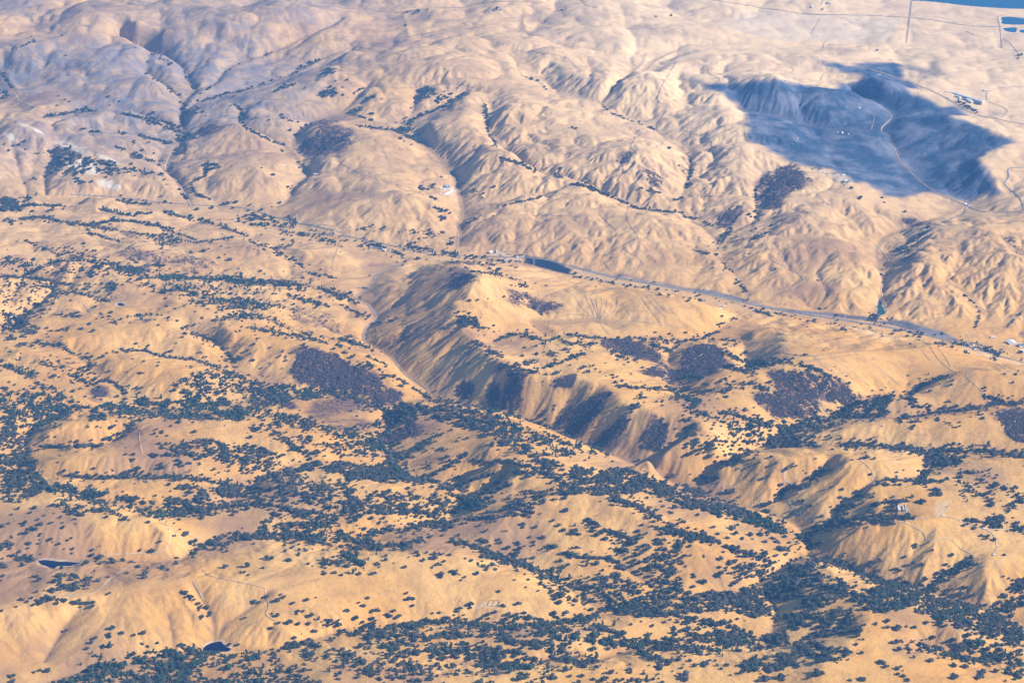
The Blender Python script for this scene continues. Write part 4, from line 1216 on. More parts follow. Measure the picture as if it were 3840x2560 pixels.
ROADS = '''
a|14 freeway|b2 1560,268 1750,318 1900,350 2150,395 2334,428 2534,465 2784,525 3034,578 3284,615 3534,655 3784,695 4034,748 4234,805 4434,865 4668,930
p|6 frontage road|b3 180,470 400,530 520,565 800,610 1000,645 1250,700 1450,762 1640,795
p|7 frontage road|b3 2000,850 2100,905 2190,960 2250,1000
g|11 creek bed|b2 450,215 430,240 330,290 250,330 200,400 140,460 110,490 130,520 180,530 220,580 240,620 200,670 170,700 158,740 155,780
d|7 creek bed|b2 350,900 440,1010 520,1060 600,1120
a|9 valley road|b2 -300,40 0,62 300,120 600,185 800,198 1240,212 1400,228 1560,268
a|8 valley road|a1 480,1330 760,1345 1000,1375 1290,1400 1500,1410 1700,1430 1900,1490 2334,1590
p|7 canyon road|a1 1305,1405 1210,1240 1130,1180 1160,1060 1210,1030 1215,985
p|7 canyon road|a1 1050,925 1150,915 1165,880
p|6 canyon road|a1 1920,1400 2000,1320 2090,1260 2112,1200 2060,1150
p|8 hill road|a1 200,770 245,735 130,690 110,650 60,630
d|5 ranch track|a2 2290,430 2230,520 2170,640 2170,700 2230,720 2200,790 2160,850 2150,900 2040,920 1980,1000 2020,1050 2000,1080 1930,1130 1920,1200 1830,1290 1850,1320
d|4 ranch track|a2 2330,885 2210,960 2180,1000 2020,1030
d|5 ranch track|a3 0,890 180,960 200,1000 270,1020 390,1000 440,960 420,880 440,810
p|6 ridge road|a3 540,1005 620,1040 700,1090 800,1130 940,1170 1050,1240 1110,1270 1090,1320 960,1420 850,1490
p|5 ridge road|b3 640,60 580,100 600,150 690,210 700,270 780,310 825,360 800,400 640,450 540,495 550,520
d|4 ridge road|b3 600,215 620,240 690,270
p|5 canyon track|b3 1330,120 1380,190 1430,280 1380,360 1360,430 1365,470 1390,550 1400,580 1350,620
p|4 ridge track|b3 1390,450 1500,360 1640,270 1640,220 1610,150 1650,60 1750,25 1900,0
d|5 farm road|b2 1450,0 1470,60 1440,100 1380,150 1470,150
p|5 farm road|b2 800,180 795,110 800,60 780,0
d|5 farm road|b2 1860,0 1880,60 1810,170 1790,210 1810,260 1840,300
d|5 farm road|b2 1980,0 2030,90 1945,155 2040,220 2040,270 2000,330
d|4 farm road|a2 1860,1560 1770,1470 1770,1430 1830,1385
d|4 farm road|a2 1990,1568 1950,1480 1960,1410 1900,1370
d|4 farm road|a2 1240,1480 1280,1510 1220,1490 1250,1470 1640,1480
p|5 dirt road|b1 640,205 760,180 900,135 1050,140 1160,160 1200,150 1260,190 1290,220
d|4 dirt road|b1 1440,165 1600,140 1750,135 1950,155 2200,150 2320,128 2300,170 2270,290 2334,310
d|4 dirt road|b2 0,315 150,275 280,260 390,232
p|5 dirt road|b1 745,370 740,420 770,480 760,505
p|4 dirt road|b1 530,490 600,560 620,600 560,610
p|6 dirt road|b2 2090,972 2170,950 2230,1000 2200,1050 2334,1035
p|5 dirt road|b3 0,960 60,940 90,900 170,850 180,810
p|4 dirt road|b3 30,960 50,1010 0,1060
p|4 dirt road|b3 860,1040 920,1090 925,1150 980,1130 1015,1100 980,1020
p|5 dirt road|b3 925,1160 960,1240 1000,1280
d|5 crest track|b3 650,860 850,885 1000,870 1150,855 1350,845 1550,830 1680,812 1640,780
d|4 crest track|b3 1690,820 1760,920 1850,990
d|3 crest track|b3 1640,850 1690,910 1730,920
p|4 crest track|b3 1960,990 1940,1020 1990,1070 2040,1120 2060,1160 2110,1210
p|6 dirt road|b3 2240,1240 2150,1280 2000,1300
p|3 dirt track|b3 2180,1400 2240,1370 2290,1310 2334,1290
p|3 dirt track|b3 2200,1330 2250,1350 2300,1420 2334,1430
p|6 dirt road|c1 400,965 550,970 650,950 740,870 850,790 900,770
p|4 dirt road|c1 700,695 900,685 1110,670 1160,580 1150,500 1090,450
r|6 dirt road|c1 1380,790 1450,840 1600,870 1800,915 1815,950
p|4 dirt road|c1 1815,950 1840,1040 1820,1100 1880,1140
p|4 dirt road|c1 1320,870 1360,940 1390,1000
r|5 dirt road|b1 1050,1335 960,1385 955,1450 975,1560
p|6 dirt road|c3 700,100 695,180 755,215 720,255 700,290 740,350 790,390 830,435 900,470
p|4 dirt road|c3 1220,50 1290,110 1300,160 1275,230 1190,325
p|4 dirt road|c3 1500,465 1640,535 1680,600 1820,580 1900,650 1980,690 1990,740 2100,775 2240,690 2334,640
p|6 dirt road|c3 1480,468 1750,430 1880,450 2050,510 2200,520 2334,525
p|5 dirt road|c3 2050,510 2120,550 2150,640 2120,690
d|9 plain road|a2 0,45 200,75 400,85 600,60
d|8 plain road|a2 850,45 1000,20 1200,10 1400,25
d|7 basin road|a3 1360,905 1365,870 1430,800 1370,740
d|5 basin track|a3 1285,780 1310,800 1290,890
a|9 canyon highway|a3 2334,1145 2230,1155 2230,1210 2200,1260 2280,1330 2320,1390 2310,1445 2100,1450 2000,1435 1930,1400
d|6 basin road|a3 1450,1010 1480,1090 1530,1150 1650,1260 1760,1330 1880,1380 1930,1400
a|9 basin road|a3 1940,1400 1920,1460 1850,1490 1700,1568
d|12 railway bed|a3 1200,455 1400,510 1650,600 1800,670 2000,780 2334,850
d|4 plain track|a3 230,570 250,540 170,490 250,420 390,365
a|13 plain highway|a3 200,0 450,40 850,98 1200,105 1550,122 1750,145 1960,178 2180,185
d|13 plain lane|a3 1565,10 1550,130 1530,295
d|8 plain lane|a3 960,0 945,40
d|5 plain track|a3 880,230 940,130
d|6 field lane|a3 2150,112 2170,200 2182,330
d|5 field lane|a3 2160,110 2334,125
d|5 ranch lane|a3 1935,210 1990,240 2080,262
d|5 ranch lane|a3 2200,270 2240,300 2290,360
d|5 ranch lane|a3 1600,575 1640,540 1665,512
d|5 ranch lane|a3 2080,690 2085,630 2200,600 2334,590
d|5 ranch lane|a3 2090,700 2180,730 2220,760 2190,800
d|5 ranch lane|a3 920,560 945,545 960,510 1000,490
d|5 ranch lane|a3 960,330 970,290 1010,270
d|5 ranch lane|a3 640,450 700,440 760,480 730,500
d|5 ranch lane|a2 1640,0 1680,40 1760,60
d|5 ranch lane|a2 830,150 870,185 960,195
d|5 ranch lane|a2 1140,370 1240,350 1420,370 1540,400 1610,465
d|5 ranch lane|a2 0,260 60,300 110,320 350,365 600,420
d|5 ranch lane|a2 370,605 500,600 640,580 780,575 910,600
d|4 ranch lane|a2 640,1000 800,1000 960,1010 900,1060 870,1150
d|4 ranch lane|a2 590,1165 590,1120 640,1100 720,1160 740,1220
d|5 ranch lane|a2 0,1120 130,1190 230,1220 400,1270 500,1290
d|4 ranch lane|a2 130,1180 280,1110 310,1070 280,1030
d|4 ranch lane|a2 0,600 150,590 380,600
p|5 ranch lane|a1 1320,980 1380,1030 1500,1050 1800,1060
p|4 ranch lane|a1 940,1130 1010,1150 1080,1190 1130,1200
d|4 ranch lane|a1 1830,410 1900,440 2100,450
d|4 ranch lane|a1 1680,480 1800,530 1930,580
p|5 ranch lane|a1 0,840 70,800 120,790
d|4 ranch lane|a1 30,370 40,440 90,480
d|4 ranch lane|b3 2210,440 2190,510 2120,540
p|4 ranch lane|b3 2334,760 2270,650 2250,600
p|4 ranch lane|b3 1950,750 2050,690 2200,700
p|3 game trail|b1 0,110 60,70 150,60 400,40 620,25
p|3 game trail|b1 700,700 850,660 1000,650
p|3 bike track|b2 1600,480 1650,560 1735,630
p|3 bike track|b2 1660,450 1700,540 1740,630
d|3 bike track|b2 1700,480 1735,560 1750,630
d|3 bike track|b2 1740,490 1750,560 1755,630
p|3 bike track|b2 1780,490 1780,560 1762,630
d|3 bike track|b2 1820,500 1805,570 1770,632
p|3 bike track|b2 1860,490 1840,580 1775,634
d|3 bike track|b2 1890,480 1870,580 1780,636
p|4 bike track|b2 1740,640 1850,655 2000,645 2150,665 2334,690
p|3 bike track|b2 1920,520 1960,580 2000,645
d|3 bike track|b2 1410,700 1440,640 1560,600 1700,610
d|3 bike track|b2 2050,480 2090,540 2150,620 2180,660
p|3 bike track|b2 2080,470 2140,540 2220,620
p|3 bike track|b2 2120,470 2180,540 2260,600
d|3 bike track|b2 1750,640 1800,700 1830,740
d|3 bike track|b2 1640,640 1560,680 1470,730
p|3 hill track|b2 1150,390 1060,440 1070,500
p|3 hill track|b2 1270,590 1230,640 1210,690
d|3 bike track|b3 830,920 1000,900 1200,870
p|3 bike track|b3 900,890 1000,980 1100,1050
p|3 bike track|b3 1000,880 1150,980 1280,1090
p|3 bike track|b3 1180,860 1350,970 1480,1080
d|3 bike track|b3 1740,820 1800,900 1830,960
p|3 bike track|b3 560,700 620,690 690,760
'''
CHAR = '''
b2 1|1250,200 1340,205 1450,235 1580,290 1560,330 1400,290 1260,250
'''
PLOUGH = '''
b2 .75|-200,1200 0,1150 100,1160 200,1210 230,1250 180,1270 60,1270 -100,1300 -220,1290
b2 .7|-60,1330 60,1290 200,1340 240,1360 200,1400 100,1420 -60,1390
b1 .4|2030,1230 2334,1270 2334,1400 2180,1340
a2 .3|100,280 300,270 370,340 200,350
a2 .3|60,380 120,370 220,440 180,470 100,430
a2 .3|380,460 440,450 450,540 400,570 370,520
a2 .35|1900,160 2080,170 2250,200 2334,240 2150,250 2000,210
a2 .35|2100,175 2180,185 2220,235 2120,225
a2 .3|250,0 400,0 420,35 300,45
a2 .25|500,90 700,80 760,150 560,170
a2 .3|1250,110 1400,100 1450,150 1300,170
a2 .3|1480,60 1560,70 1570,110 1500,110
a2 .45|1460,200 1520,200 1530,235 1470,235
a2 .3|1640,440 1760,480 1800,520 1700,510
a2 .3|1420,540 1560,520 1720,650 1560,640 1440,600
a2 .35|1160,770 1260,780 1280,830 1180,850
a2 .3|1050,640 1180,650 1200,700 1080,690
a2 .3|720,440 900,480 960,560 860,520
a1 .5|1180,80 1420,30 1460,60 1300,110
a1 .5|1060,240 1130,180 1240,180 1240,280 1120,280
a1 .45|1370,180 1480,140 1560,190 1440,240
a1 .4|960,290 1080,280 1100,330 1000,350
a1 .4|560,30 760,20 900,60 700,80
a1 .4|330,500 420,440 600,410 560,480
a1 .45|160,640 240,620 300,690 230,710
a1 .35|1830,690 1960,660 1980,750 1840,770
a1 .35|200,350 300,330 330,400 220,420
a3 .35|1000,330 1150,330 1220,360 1060,390
a3 .3|1800,320 2000,300 2080,330 1900,350
a3 .3|1850,430 2050,400 2130,430 1950,450
a3 .4|350,430 420,440 520,490 460,490
a3 .3|40,400 150,380 200,420 100,430
'''
STRIP = '''
b3 .85|0,412 200,437 400,487 600,548 800,573 1000,588 1250,613 1330,640 1500,640 1650,680 1790,720 1900,780 2040,800 2100,830 1900,792 1700,745 1400,668 1250,645 950,608 700,578 450,515 200,463 0,430
b2 .6|1850,318 1960,318 1990,350 1900,340
b2 .6|1990,345 2160,375 2334,408 2334,420 2150,390 2000,362
'''


# ------------------------------------------------------------------ masks on the terrain grid
def inside(polyx, polyy, x, y):
    r = np.zeros(x.shape, bool)
    n = len(polyx)
    j = n - 1
    for i in range(n):
        if polyy[i] != polyy[j]:
            c = ((polyy[i] > y) != (polyy[j] > y)) & (x < (polyx[j] - polyx[i]) * (y - polyy[i]) / (polyy[j] - polyy[i]) + polyx[i])
            r ^= c
        j = i
    return r


def grid_polys(txt, ragged=16.0, soft=1):
    out = np.zeros((NS, NT))
    for tile, w, pts in lines(txt):
        # densify the outline, then put it on the ground
        P = np.vstack([pts, pts[:1]])[:, :2]
        P = np.vstack([P[i] + (P[i + 1] - P[i]) * np.linspace(0, 1, 6, endpoint=False)[:, None] for i in range(len(P) - 1)])
        W = spots(tile, P)
        tx, sx = W[:, 0] / W[:, 1], np.log(W[:, 1])
        i0, i1 = np.clip(((sx.min() - S0) / D - 12, (sx.max() - S0) / D + 14), 0, NS).astype(int)
        j0, j1 = np.clip(((tx.min() + TM) / D - 12, (tx.max() + TM) / D + 14), 0, NT).astype(int)
        if i1 <= i0 or j1 <= j0:
            continue
        xx, yy = X[i0:i1, j0:j1], Y[i0:i1, j0:j1]
        qx = xx + ragged * 2.2 * fbm(xx / 80, yy / 80, 71, 4)
        qy = yy + ragged * 4.0 * fbm(xx / 80, yy / 80, 93, 4)
        m = inside(W[:, 0], W[:, 1], qx, qy)
        out[i0:i1, j0:j1] = np.maximum(out[i0:i1, j0:j1], m * w[0])
    return blur(out, soft) if soft else out


# ------------------------------------------------------------------ ponds: level the ground under them first
PONDS = [  # tile, outline, label
    ('c1', '262,735 300,727 350,730 400,738 450,738 500,742 550,746 510,757 480,766 430,764 390,768 376,780 368,800 352,804 344,790 335,775 300,762 275,750',
     'dark navy farm pond with a notch at its lower edge'),
    ('c1', '1390,1345 1395,1325 1420,1305 1460,1290 1508,1283 1525,1300 1545,1320 1575,1330 1560,1348 1480,1352 1420,1352',
     'dark navy stock pond above the bottom wood'),
    ('b1', '800,525 825,520 850,532 848,541 825,542 805,533', 'tiny dark stock pond with a pale rim on a bare slope'),
    ('b1', '75,620 100,614 125,622 120,635 95,640 75,630', 'small dark pond among the oaks at the edge of the hills'),
    ('b3', '1336,495 1352,498 1356,530 1375,560 1388,585 1375,600 1350,598 1330,588 1338,560 1332,530', 'long green pond in the canyon mouth'),
    ('a3', '1540,-45 1550,0 1620,6 1700,12 1800,22 1900,35 2000,45 2100,52 2200,58 2334,62 2440,64 2440,-45', 'deep blue lake along the far edge of the plain'),
    ('a3', '2175,118 2230,118 2334,128 2400,135 2400,165 2200,166 2185,140', 'large blue reservoir on the far plain'),
    ('a3', '2188,196 2240,190 2282,192 2278,222 2215,214', 'small teal reservoir cell beside the large one'),
    ('a3', '2305,206 2400,203 2400,228 2310,222', 'third reservoir cell at the edge of the plain'),
]
pond_data, rim = [], np.zeros_like(H)
for tile, s, lab in PONDS:
    pts = np.array([[float(q) for q in p.split(',')] for p in s.split()])
    u, v = px(tile, pts[:, 0], pts[:, 1])
    zw = float(np.percentile(spot(u, v)[2], 25))
    for _ in range(2):
        P = catmull(np.vstack([np.column_stack([u, v]), [[u[0], v[0]]]]), 4)
        x, y = at_height(P[:, 0], P[:, 1], zw)
        zw = float(np.percentile(ground_z(x, y), 30))
    x, y = at_height(P[:, 0], P[:, 1], zw)
    m = inside(x, y, X, Y).astype(float)
    for k in range(3):
        m = blur(np.maximum(m, blur(m, 6) * 1.6).clip(0, 1), 4)
    H = H * (1 - m) + m * (zw + 0.4)
    core = inside(x, y, X, Y)
    ring = blur(core.astype(float), 6 if lab.startswith(('dark', 'tiny')) else 3)
    rim = np.maximum(rim, np.clip((ring - .05) * 4, 0, .5) * ~core)
    H = np.where(core, zw - 2.5, H)
    pond_data.append((np.column_stack([x, y])[:-1], zw, lab))

brush = grid_polys(BRUSH, 24, 22)
gx, gy = slopes(blur(H, 5))
fall = gullies(H, 70, gx, gy, 57)
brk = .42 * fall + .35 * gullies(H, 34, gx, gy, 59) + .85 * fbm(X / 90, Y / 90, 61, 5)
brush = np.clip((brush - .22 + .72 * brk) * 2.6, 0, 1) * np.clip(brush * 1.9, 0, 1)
plough = grid_polys(PLOUGH, 12, 16)
brush = np.maximum(brush, np.clip(plough * (1 + .8 * brk), 0, 1))
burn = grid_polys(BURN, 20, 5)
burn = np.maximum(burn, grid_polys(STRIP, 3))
char = grid_polys(CHAR, 3)
pale = grid_polys(PALE, 10)
creekbed = np.exp(-vdist(first=1) / 9.0)
pale = np.maximum(pale, rim * (VD < 400))

# ------------------------------------------------------------------ mesh helpers


def tag(o, label=None, category=None, group=None, kind=None):
    if label:
        o['label'] = label
    if category:
        o['category'] = category
    if group:
        o['group'] = group
    if kind:
        o['kind'] = kind
    return o


def link(name, data, parent=None, loc=None, **kw):
    o = bpy.data.objects.new(name, data)
    COL.objects.link(o)
    if parent is not None:
        o.parent = parent
    if loc is not None:
        o.location = loc
    return tag(o, **kw)


def pymesh(name, verts, faces, mat=None, smooth=False):
    me = bpy.data.meshes.new(name)
    me.from_pydata([tuple(map(float, v)) for v in verts], [], [tuple(int(i) for i in f) for f in faces])
    if smooth:
        me.polygons.foreach_set('use_smooth', np.ones(len(me.polygons), bool))
    if mat:
        me.materials.append(mat)
    me.update()
    return me


class MB:
    """collects simple solids and links them as one mesh"""

    def __init__(self):
        self.v, self.f = [], []

    def add(self, v, f):
        n = len(self.v)
        self.v += [tuple(map(float, p)) for p in v]
        self.f += [tuple(int(i) + n for i in q) for q in f]
        return self

    def box(self, x0, x1, y0, y1, z0, z1):
        return self.add([(x0, y0, z0), (x1, y0, z0), (x1, y1, z0), (x0, y1, z0), (x0, y0, z1), (x1, y0, z1), (x1, y1, z1), (x0, y1, z1)],
                        [(3, 2, 1, 0), (4, 5, 6, 7), (0, 1, 5, 4), (1, 2, 6, 5), (2, 3, 7, 6), (3, 0, 4, 7)])

    def bar(self, a, b, r0, r1=None, n=4):
        a, b = np.array(a, float), np.array(b, float)
        r1 = r0 if r1 is None else r1
        d = b - a
        d /= np.linalg.norm(d) + 1e-9
        s = np.cross(d, (0, 0, 1) if abs(d[2]) < .9 else (1, 0, 0))
        s /= np.linalg.norm(s)
        t = np.cross(d, s)
        v = []
        for c, r in ((a, r0), (b, r1)):
            for k in range(n):
                q = 2 * math.pi * (k + .5) / n
                v.append(c + r * (math.cos(q) * s + math.sin(q) * t))
        f = [(k, (k + 1) % n, n + (k + 1) % n, n + k) for k in range(n)]
        f += [tuple(range(n))[::-1], tuple(range(n, 2 * n))]
        return self.add(v, f)

    def mesh(self, name, mat, smooth=False):
        return pymesh(name, self.v, self.f, mat, smooth)


# ------------------------------------------------------------------ materials


class NT_:
    def __init__(self, name):
        self.m = bpy.data.materials.new(name)
        self.m.use_nodes = True
        self.t = self.m.node_tree
        self.b = self.t.nodes['Principled BSDF']
        self.b.inputs['Roughness'].default_value = 0.95
        self.b.inputs['Specular IOR Level'].default_value = 0.1

    def node(self, kind, **inp):
        n = self.t.nodes.new(kind)
        for k, v in inp.items():
            k = k.replace('_', ' ')
            if hasattr(v, 'is_output'):
                self.t.links.new(v, n.inputs[k])
            else:
                n.inputs[k].default_value = v
        return n

    def wire(self, a, b):
        self.t.links.new(a, b)

    def noise(self, scale, detail=4, rough=.55, vec=None, dist=0.0):
        n = self.node('ShaderNodeTexNoise', Scale=scale, Detail=detail, Roughness=rough, Distortion=dist)
        if vec is not None:
            self.wire(vec, n.inputs['Vector'])
        return n.outputs['Fac']

    def ramp(self, fac, lo, hi):
        n = self.t.nodes.new('ShaderNodeMapRange')
        n.interpolation_type = 'SMOOTHSTEP'
        self.wire(fac, n.inputs['Value'])
        n.inputs['From Min'].default_value, n.inputs['From Max'].default_value = lo, hi
        return n.outputs['Result']

    def math(self, op, a, b):
        n = self.t.nodes.new('ShaderNodeMath')
        n.operation = op
        for k, q in enumerate((a, b)):
            if hasattr(q, 'is_output'):
                self.wire(q, n.inputs[k])
            else:
                n.inputs[k].default_value = q
        return n.outputs[0]

    def mix(self, fac, a, b):
        n = self.t.nodes.new('ShaderNodeMix')
        n.data_type = 'RGBA'
        for sock, q in ((n.inputs['Factor'], fac), (n.inputs['A'], a), (n.inputs['B'], b)):
            if hasattr(q, 'is_output'):
                self.wire(q, sock)
            else:
                sock.default_value = q if isinstance(q, float) else (*q, 1)
        return n.outputs['Result']


def simple_mat(name, col, rough=.9, var=0.0, scale=.1, spec=.1, metal=0.0):
    g = NT_(name)
    g.b.inputs['Roughness'].default_value = rough
    g.b.inputs['Specular IOR Level'].default_value = spec
    g.b.inputs['Metallic'].default_value = metal
    if var:
        pos = g.node('ShaderNodeNewGeometry').outputs['Position']
        n = g.noise(scale, 3, .6, pos)
        a = tuple(c * (1 - var) for c in col)
        b = tuple(min(1, c * (1 + var)) for c in col)
        g.wire(g.mix(g.ramp(n, .35, .65), a, b), g.b.inputs['Base Color'])
    else:
        g.b.inputs['Base Color'].default_value = (*col, 1)
    return g.m


def ground_material():
    g = NT_('dry_grassland')
    pos = g.node('ShaderNodeNewGeometry').outputs['Position']
    att = g.t.nodes.new('ShaderNodeAttribute')
    att.attribute_name = 'cover'
    sep = g.t.nodes.new('ShaderNodeSeparateColor')
    g.wire(att.outputs['Color'], sep.inputs['Color'])
    a_brush, a_burn, a_pale = sep.outputs['Red'], sep.outputs['Green'], sep.outputs['Blue']
    att2 = g.t.nodes.new('ShaderNodeAttribute')
    att2.attribute_name = 'soil'
    sep2 = g.t.nodes.new('ShaderNodeSeparateColor')
    g.wire(att2.outputs['Color'], sep2.inputs['Color'])
    a_bed, a_tint, a_far = sep2.outputs['Red'], sep2.outputs['Green'], sep2.outputs['Blue']
    att3 = g.t.nodes.new('ShaderNodeAttribute')
    att3.attribute_name = 'extra'
    sep3 = g.t.nodes.new('ShaderNodeSeparateColor')
    g.wire(att3.outputs['Color'], sep3.inputs['Color'])
    a_north = att3.outputs['Alpha']
    a_char, a_grey, a_streak = sep3.outputs['Red'], sep3.outputs['Green'], sep3.outputs['Blue']
    big, mid, fine, grain = g.noise(.0016, 4, .6, pos), g.noise(.009, 5, .65, pos, .6), g.noise(.045, 4, .7, pos, .4), g.noise(.22, 2, .6, pos)
    gold, straw, tan, mauve = (.62, .340, .088), (.69, .425, .145), (.45, .250, .092), (.30, .180, .108)
    c = g.mix(g.ramp(big, .35, .65), gold, straw)
    c = g.mix(g.math('MULTIPLY', g.ramp(mid, .47, .70), .75), c, tan)
    c = g.mix(g.math('MULTIPLY', g.ramp(fine, .52, .75), .45), c, mauve)
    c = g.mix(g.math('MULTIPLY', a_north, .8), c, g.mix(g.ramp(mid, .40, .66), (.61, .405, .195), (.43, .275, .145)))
    c = g.mix(g.math('MULTIPLY', a_streak, .55), c, g.mix(g.ramp(big, .4, .6), mauve, (.70, .50, .26)))
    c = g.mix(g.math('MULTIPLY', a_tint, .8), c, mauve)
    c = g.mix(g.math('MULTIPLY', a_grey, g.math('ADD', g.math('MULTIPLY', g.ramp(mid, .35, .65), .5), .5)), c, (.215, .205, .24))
    c = g.mix(g.math('MULTIPLY', g.ramp(grain, .5, .8), .25), c, (.36, .24, .12))
    # pale loess / bare ground of the far plain
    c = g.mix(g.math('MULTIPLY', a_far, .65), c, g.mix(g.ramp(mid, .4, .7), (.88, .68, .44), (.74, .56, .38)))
    c = g.mix(a_pale, c, g.mix(g.ramp(fine, .35, .65), (.54, .46, .37), (.70, .64, .55)))
    # soil under brush, speckled
    sp = g.ramp(g.noise(.07, 4, .75, pos, .8), .42, .58)
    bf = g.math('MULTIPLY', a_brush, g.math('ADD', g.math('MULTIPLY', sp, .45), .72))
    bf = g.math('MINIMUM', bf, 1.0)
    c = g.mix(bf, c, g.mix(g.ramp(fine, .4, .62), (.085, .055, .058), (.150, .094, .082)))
    # burnt ground with ash streaks
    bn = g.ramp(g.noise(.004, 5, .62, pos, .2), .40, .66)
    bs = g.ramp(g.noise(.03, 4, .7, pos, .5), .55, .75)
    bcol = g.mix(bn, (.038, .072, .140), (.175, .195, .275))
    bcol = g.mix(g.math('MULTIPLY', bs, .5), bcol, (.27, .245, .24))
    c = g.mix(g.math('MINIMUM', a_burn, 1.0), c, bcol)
    c = g.mix(a_char, c, g.mix(g.ramp(fine, .45, .7), (.012, .020, .045), (.030, .045, .075)))
    c = g.mix(g.math('MULTIPLY', a_bed, .55), c, (.17, .12, .085))
    g.wire(c, g.b.inputs['Base Color'])
    bump = g.node('ShaderNodeBump', Strength=1.0, Distance=5.0)
    g.wire(g.math('ADD', g.math('MULTIPLY', fine, .8), g.math('MULTIPLY', g.math('MULTIPLY', grain, .3), g.math('ADD', a_brush, .35))), bump.inputs['Height'])
    g.wire(bump.outputs['Normal'], g.b.inputs['Normal'])
    g.b.inputs['Specular IOR Level'].default_value = 0.0
    g.b.inputs['Roughness'].default_value = 1.0
    return g.m


M_GROUND = ground_material()
# tint: patches of browner, coarser growth; far: the pale plain
u_, v_ = seen_at(X, Y, H)
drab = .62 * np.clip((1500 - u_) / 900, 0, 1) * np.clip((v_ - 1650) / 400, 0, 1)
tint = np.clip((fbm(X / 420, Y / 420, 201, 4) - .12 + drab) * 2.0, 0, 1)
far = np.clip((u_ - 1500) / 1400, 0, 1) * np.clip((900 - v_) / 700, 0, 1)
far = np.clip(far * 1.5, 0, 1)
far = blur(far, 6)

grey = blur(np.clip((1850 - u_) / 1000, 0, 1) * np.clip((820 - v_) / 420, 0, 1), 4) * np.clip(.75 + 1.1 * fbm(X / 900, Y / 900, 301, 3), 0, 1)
gx, gy = slopes(blur(H, 5))
streak = np.clip(gullies(H, 60, gx, gy, 51) + .1, 0, 1) * np.clip(fbm(X / 300, Y / 300, 311, 3) * 2.4 + .25, 0, 1) * np.clip(np.hypot(gx, gy) / .25, 0, 1)

# the surveyed hills plus coarse country around them, as one sheet
t_out = TM + np.cumsum(.01 * 1.35 ** np.arange(14))
t_full = np.concatenate([-t_out[::-1], t_ax, t_out])
s_lo = S0 - np.cumsum(.03 * 1.22 ** np.arange(11))
s_hi = S1 + np.cumsum(.006 * 1.22 ** np.arange(18))
s_hi = s_hi[s_hi < math.log(52000)]
s_full = np.concatenate([s_lo[::-1], s_ax, s_hi])
pad = ((len(s_lo), len(s_hi)), (14, 14))
Hf = np.pad(H, pad, mode='edge')
Xf = np.exp(s_full)[:, None] * t_full[None]
Yf = np.repeat(np.exp(s_full)[:, None], len(t_full), 1)
edge = np.pad(np.zeros_like(H), pad, constant_values=1)
Hf = Hf + edge * (110 * fbm(Xf / 1300, Yf / 1300, 5, 3) + 70 * np.abs(fbm(Xf / 900, Yf / 900, 6, 2)))
cov = np.zeros((*Hf.shape, 4), np.float32)
soil = np.zeros((*Hf.shape, 4), np.float32)
extra = np.zeros((*Hf.shape, 4), np.float32)
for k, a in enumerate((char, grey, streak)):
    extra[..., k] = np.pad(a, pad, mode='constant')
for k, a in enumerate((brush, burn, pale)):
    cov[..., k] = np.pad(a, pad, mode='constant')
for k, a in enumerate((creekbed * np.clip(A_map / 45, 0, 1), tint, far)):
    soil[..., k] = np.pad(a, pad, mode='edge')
cov[..., 3] = soil[..., 3] = 1
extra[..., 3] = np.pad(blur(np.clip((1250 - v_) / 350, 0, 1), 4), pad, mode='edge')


def grid_mesh(name, x, y, z):
    n, m = z.shape
    co = np.stack([x, y, z], -1).astype(np.float32)
    idx = np.arange(n * m).reshape(n, m)
    f = np.stack([idx[:-1, :-1], idx[:-1, 1:], idx[1:, 1:], idx[1:, :-1]], -1).reshape(-1, 4)
    me = bpy.data.meshes.new(name)
    me.vertices.add(n * m)
    me.vertices.foreach_set('co', co.ravel())
    me.loops.add(f.size)
    me.loops.foreach_set('vertex_index', f.ravel().astype(np.int32))
    me.polygons.add(len(f))
    me.polygons.foreach_set('loop_start', np.arange(0, f.size, 4, dtype=np.int32))
    me.polygons.foreach_set('use_smooth', np.ones(len(f), bool))
    me.update(calc_edges=True)
    return me


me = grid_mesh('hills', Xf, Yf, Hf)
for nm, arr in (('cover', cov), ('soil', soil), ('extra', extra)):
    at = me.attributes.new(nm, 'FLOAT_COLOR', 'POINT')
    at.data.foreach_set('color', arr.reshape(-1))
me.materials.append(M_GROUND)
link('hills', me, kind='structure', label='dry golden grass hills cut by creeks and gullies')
print('hills', round(time.time() - T0, 1), len(me.polygons))

# ------------------------------------------------------------------ haze
hz = NT_('haze')
hz.t.nodes.remove(hz.b)
pv = hz.t.nodes.new('ShaderNodeVolumePrincipled')
pv.inputs['Color'].default_value = (.13, .40, 1.0, 1)
pv.inputs['Density'].default_value = HAZE_DENSITY
pv.inputs['Anisotropy'].default_value = 0.0
hz.t.links.new(pv.outputs[0], hz.t.nodes['Material Output'].inputs['Volume'])
hz.m.cycles.homogeneous_volume = True if hasattr(hz.m.cycles, 'homogeneous_volume') else True
xm, ym = float(np.abs(Xf).max()) + 300, float(Yf.max()) + 300
mb = MB()
mb.box(-xm, xm, -400, ym, float(Hf.min()) - 60, CAM_H + 60)
link('haze', mb.mesh('haze', hz.m), kind='stuff', label='thin blue haze hanging in the air over the hills')

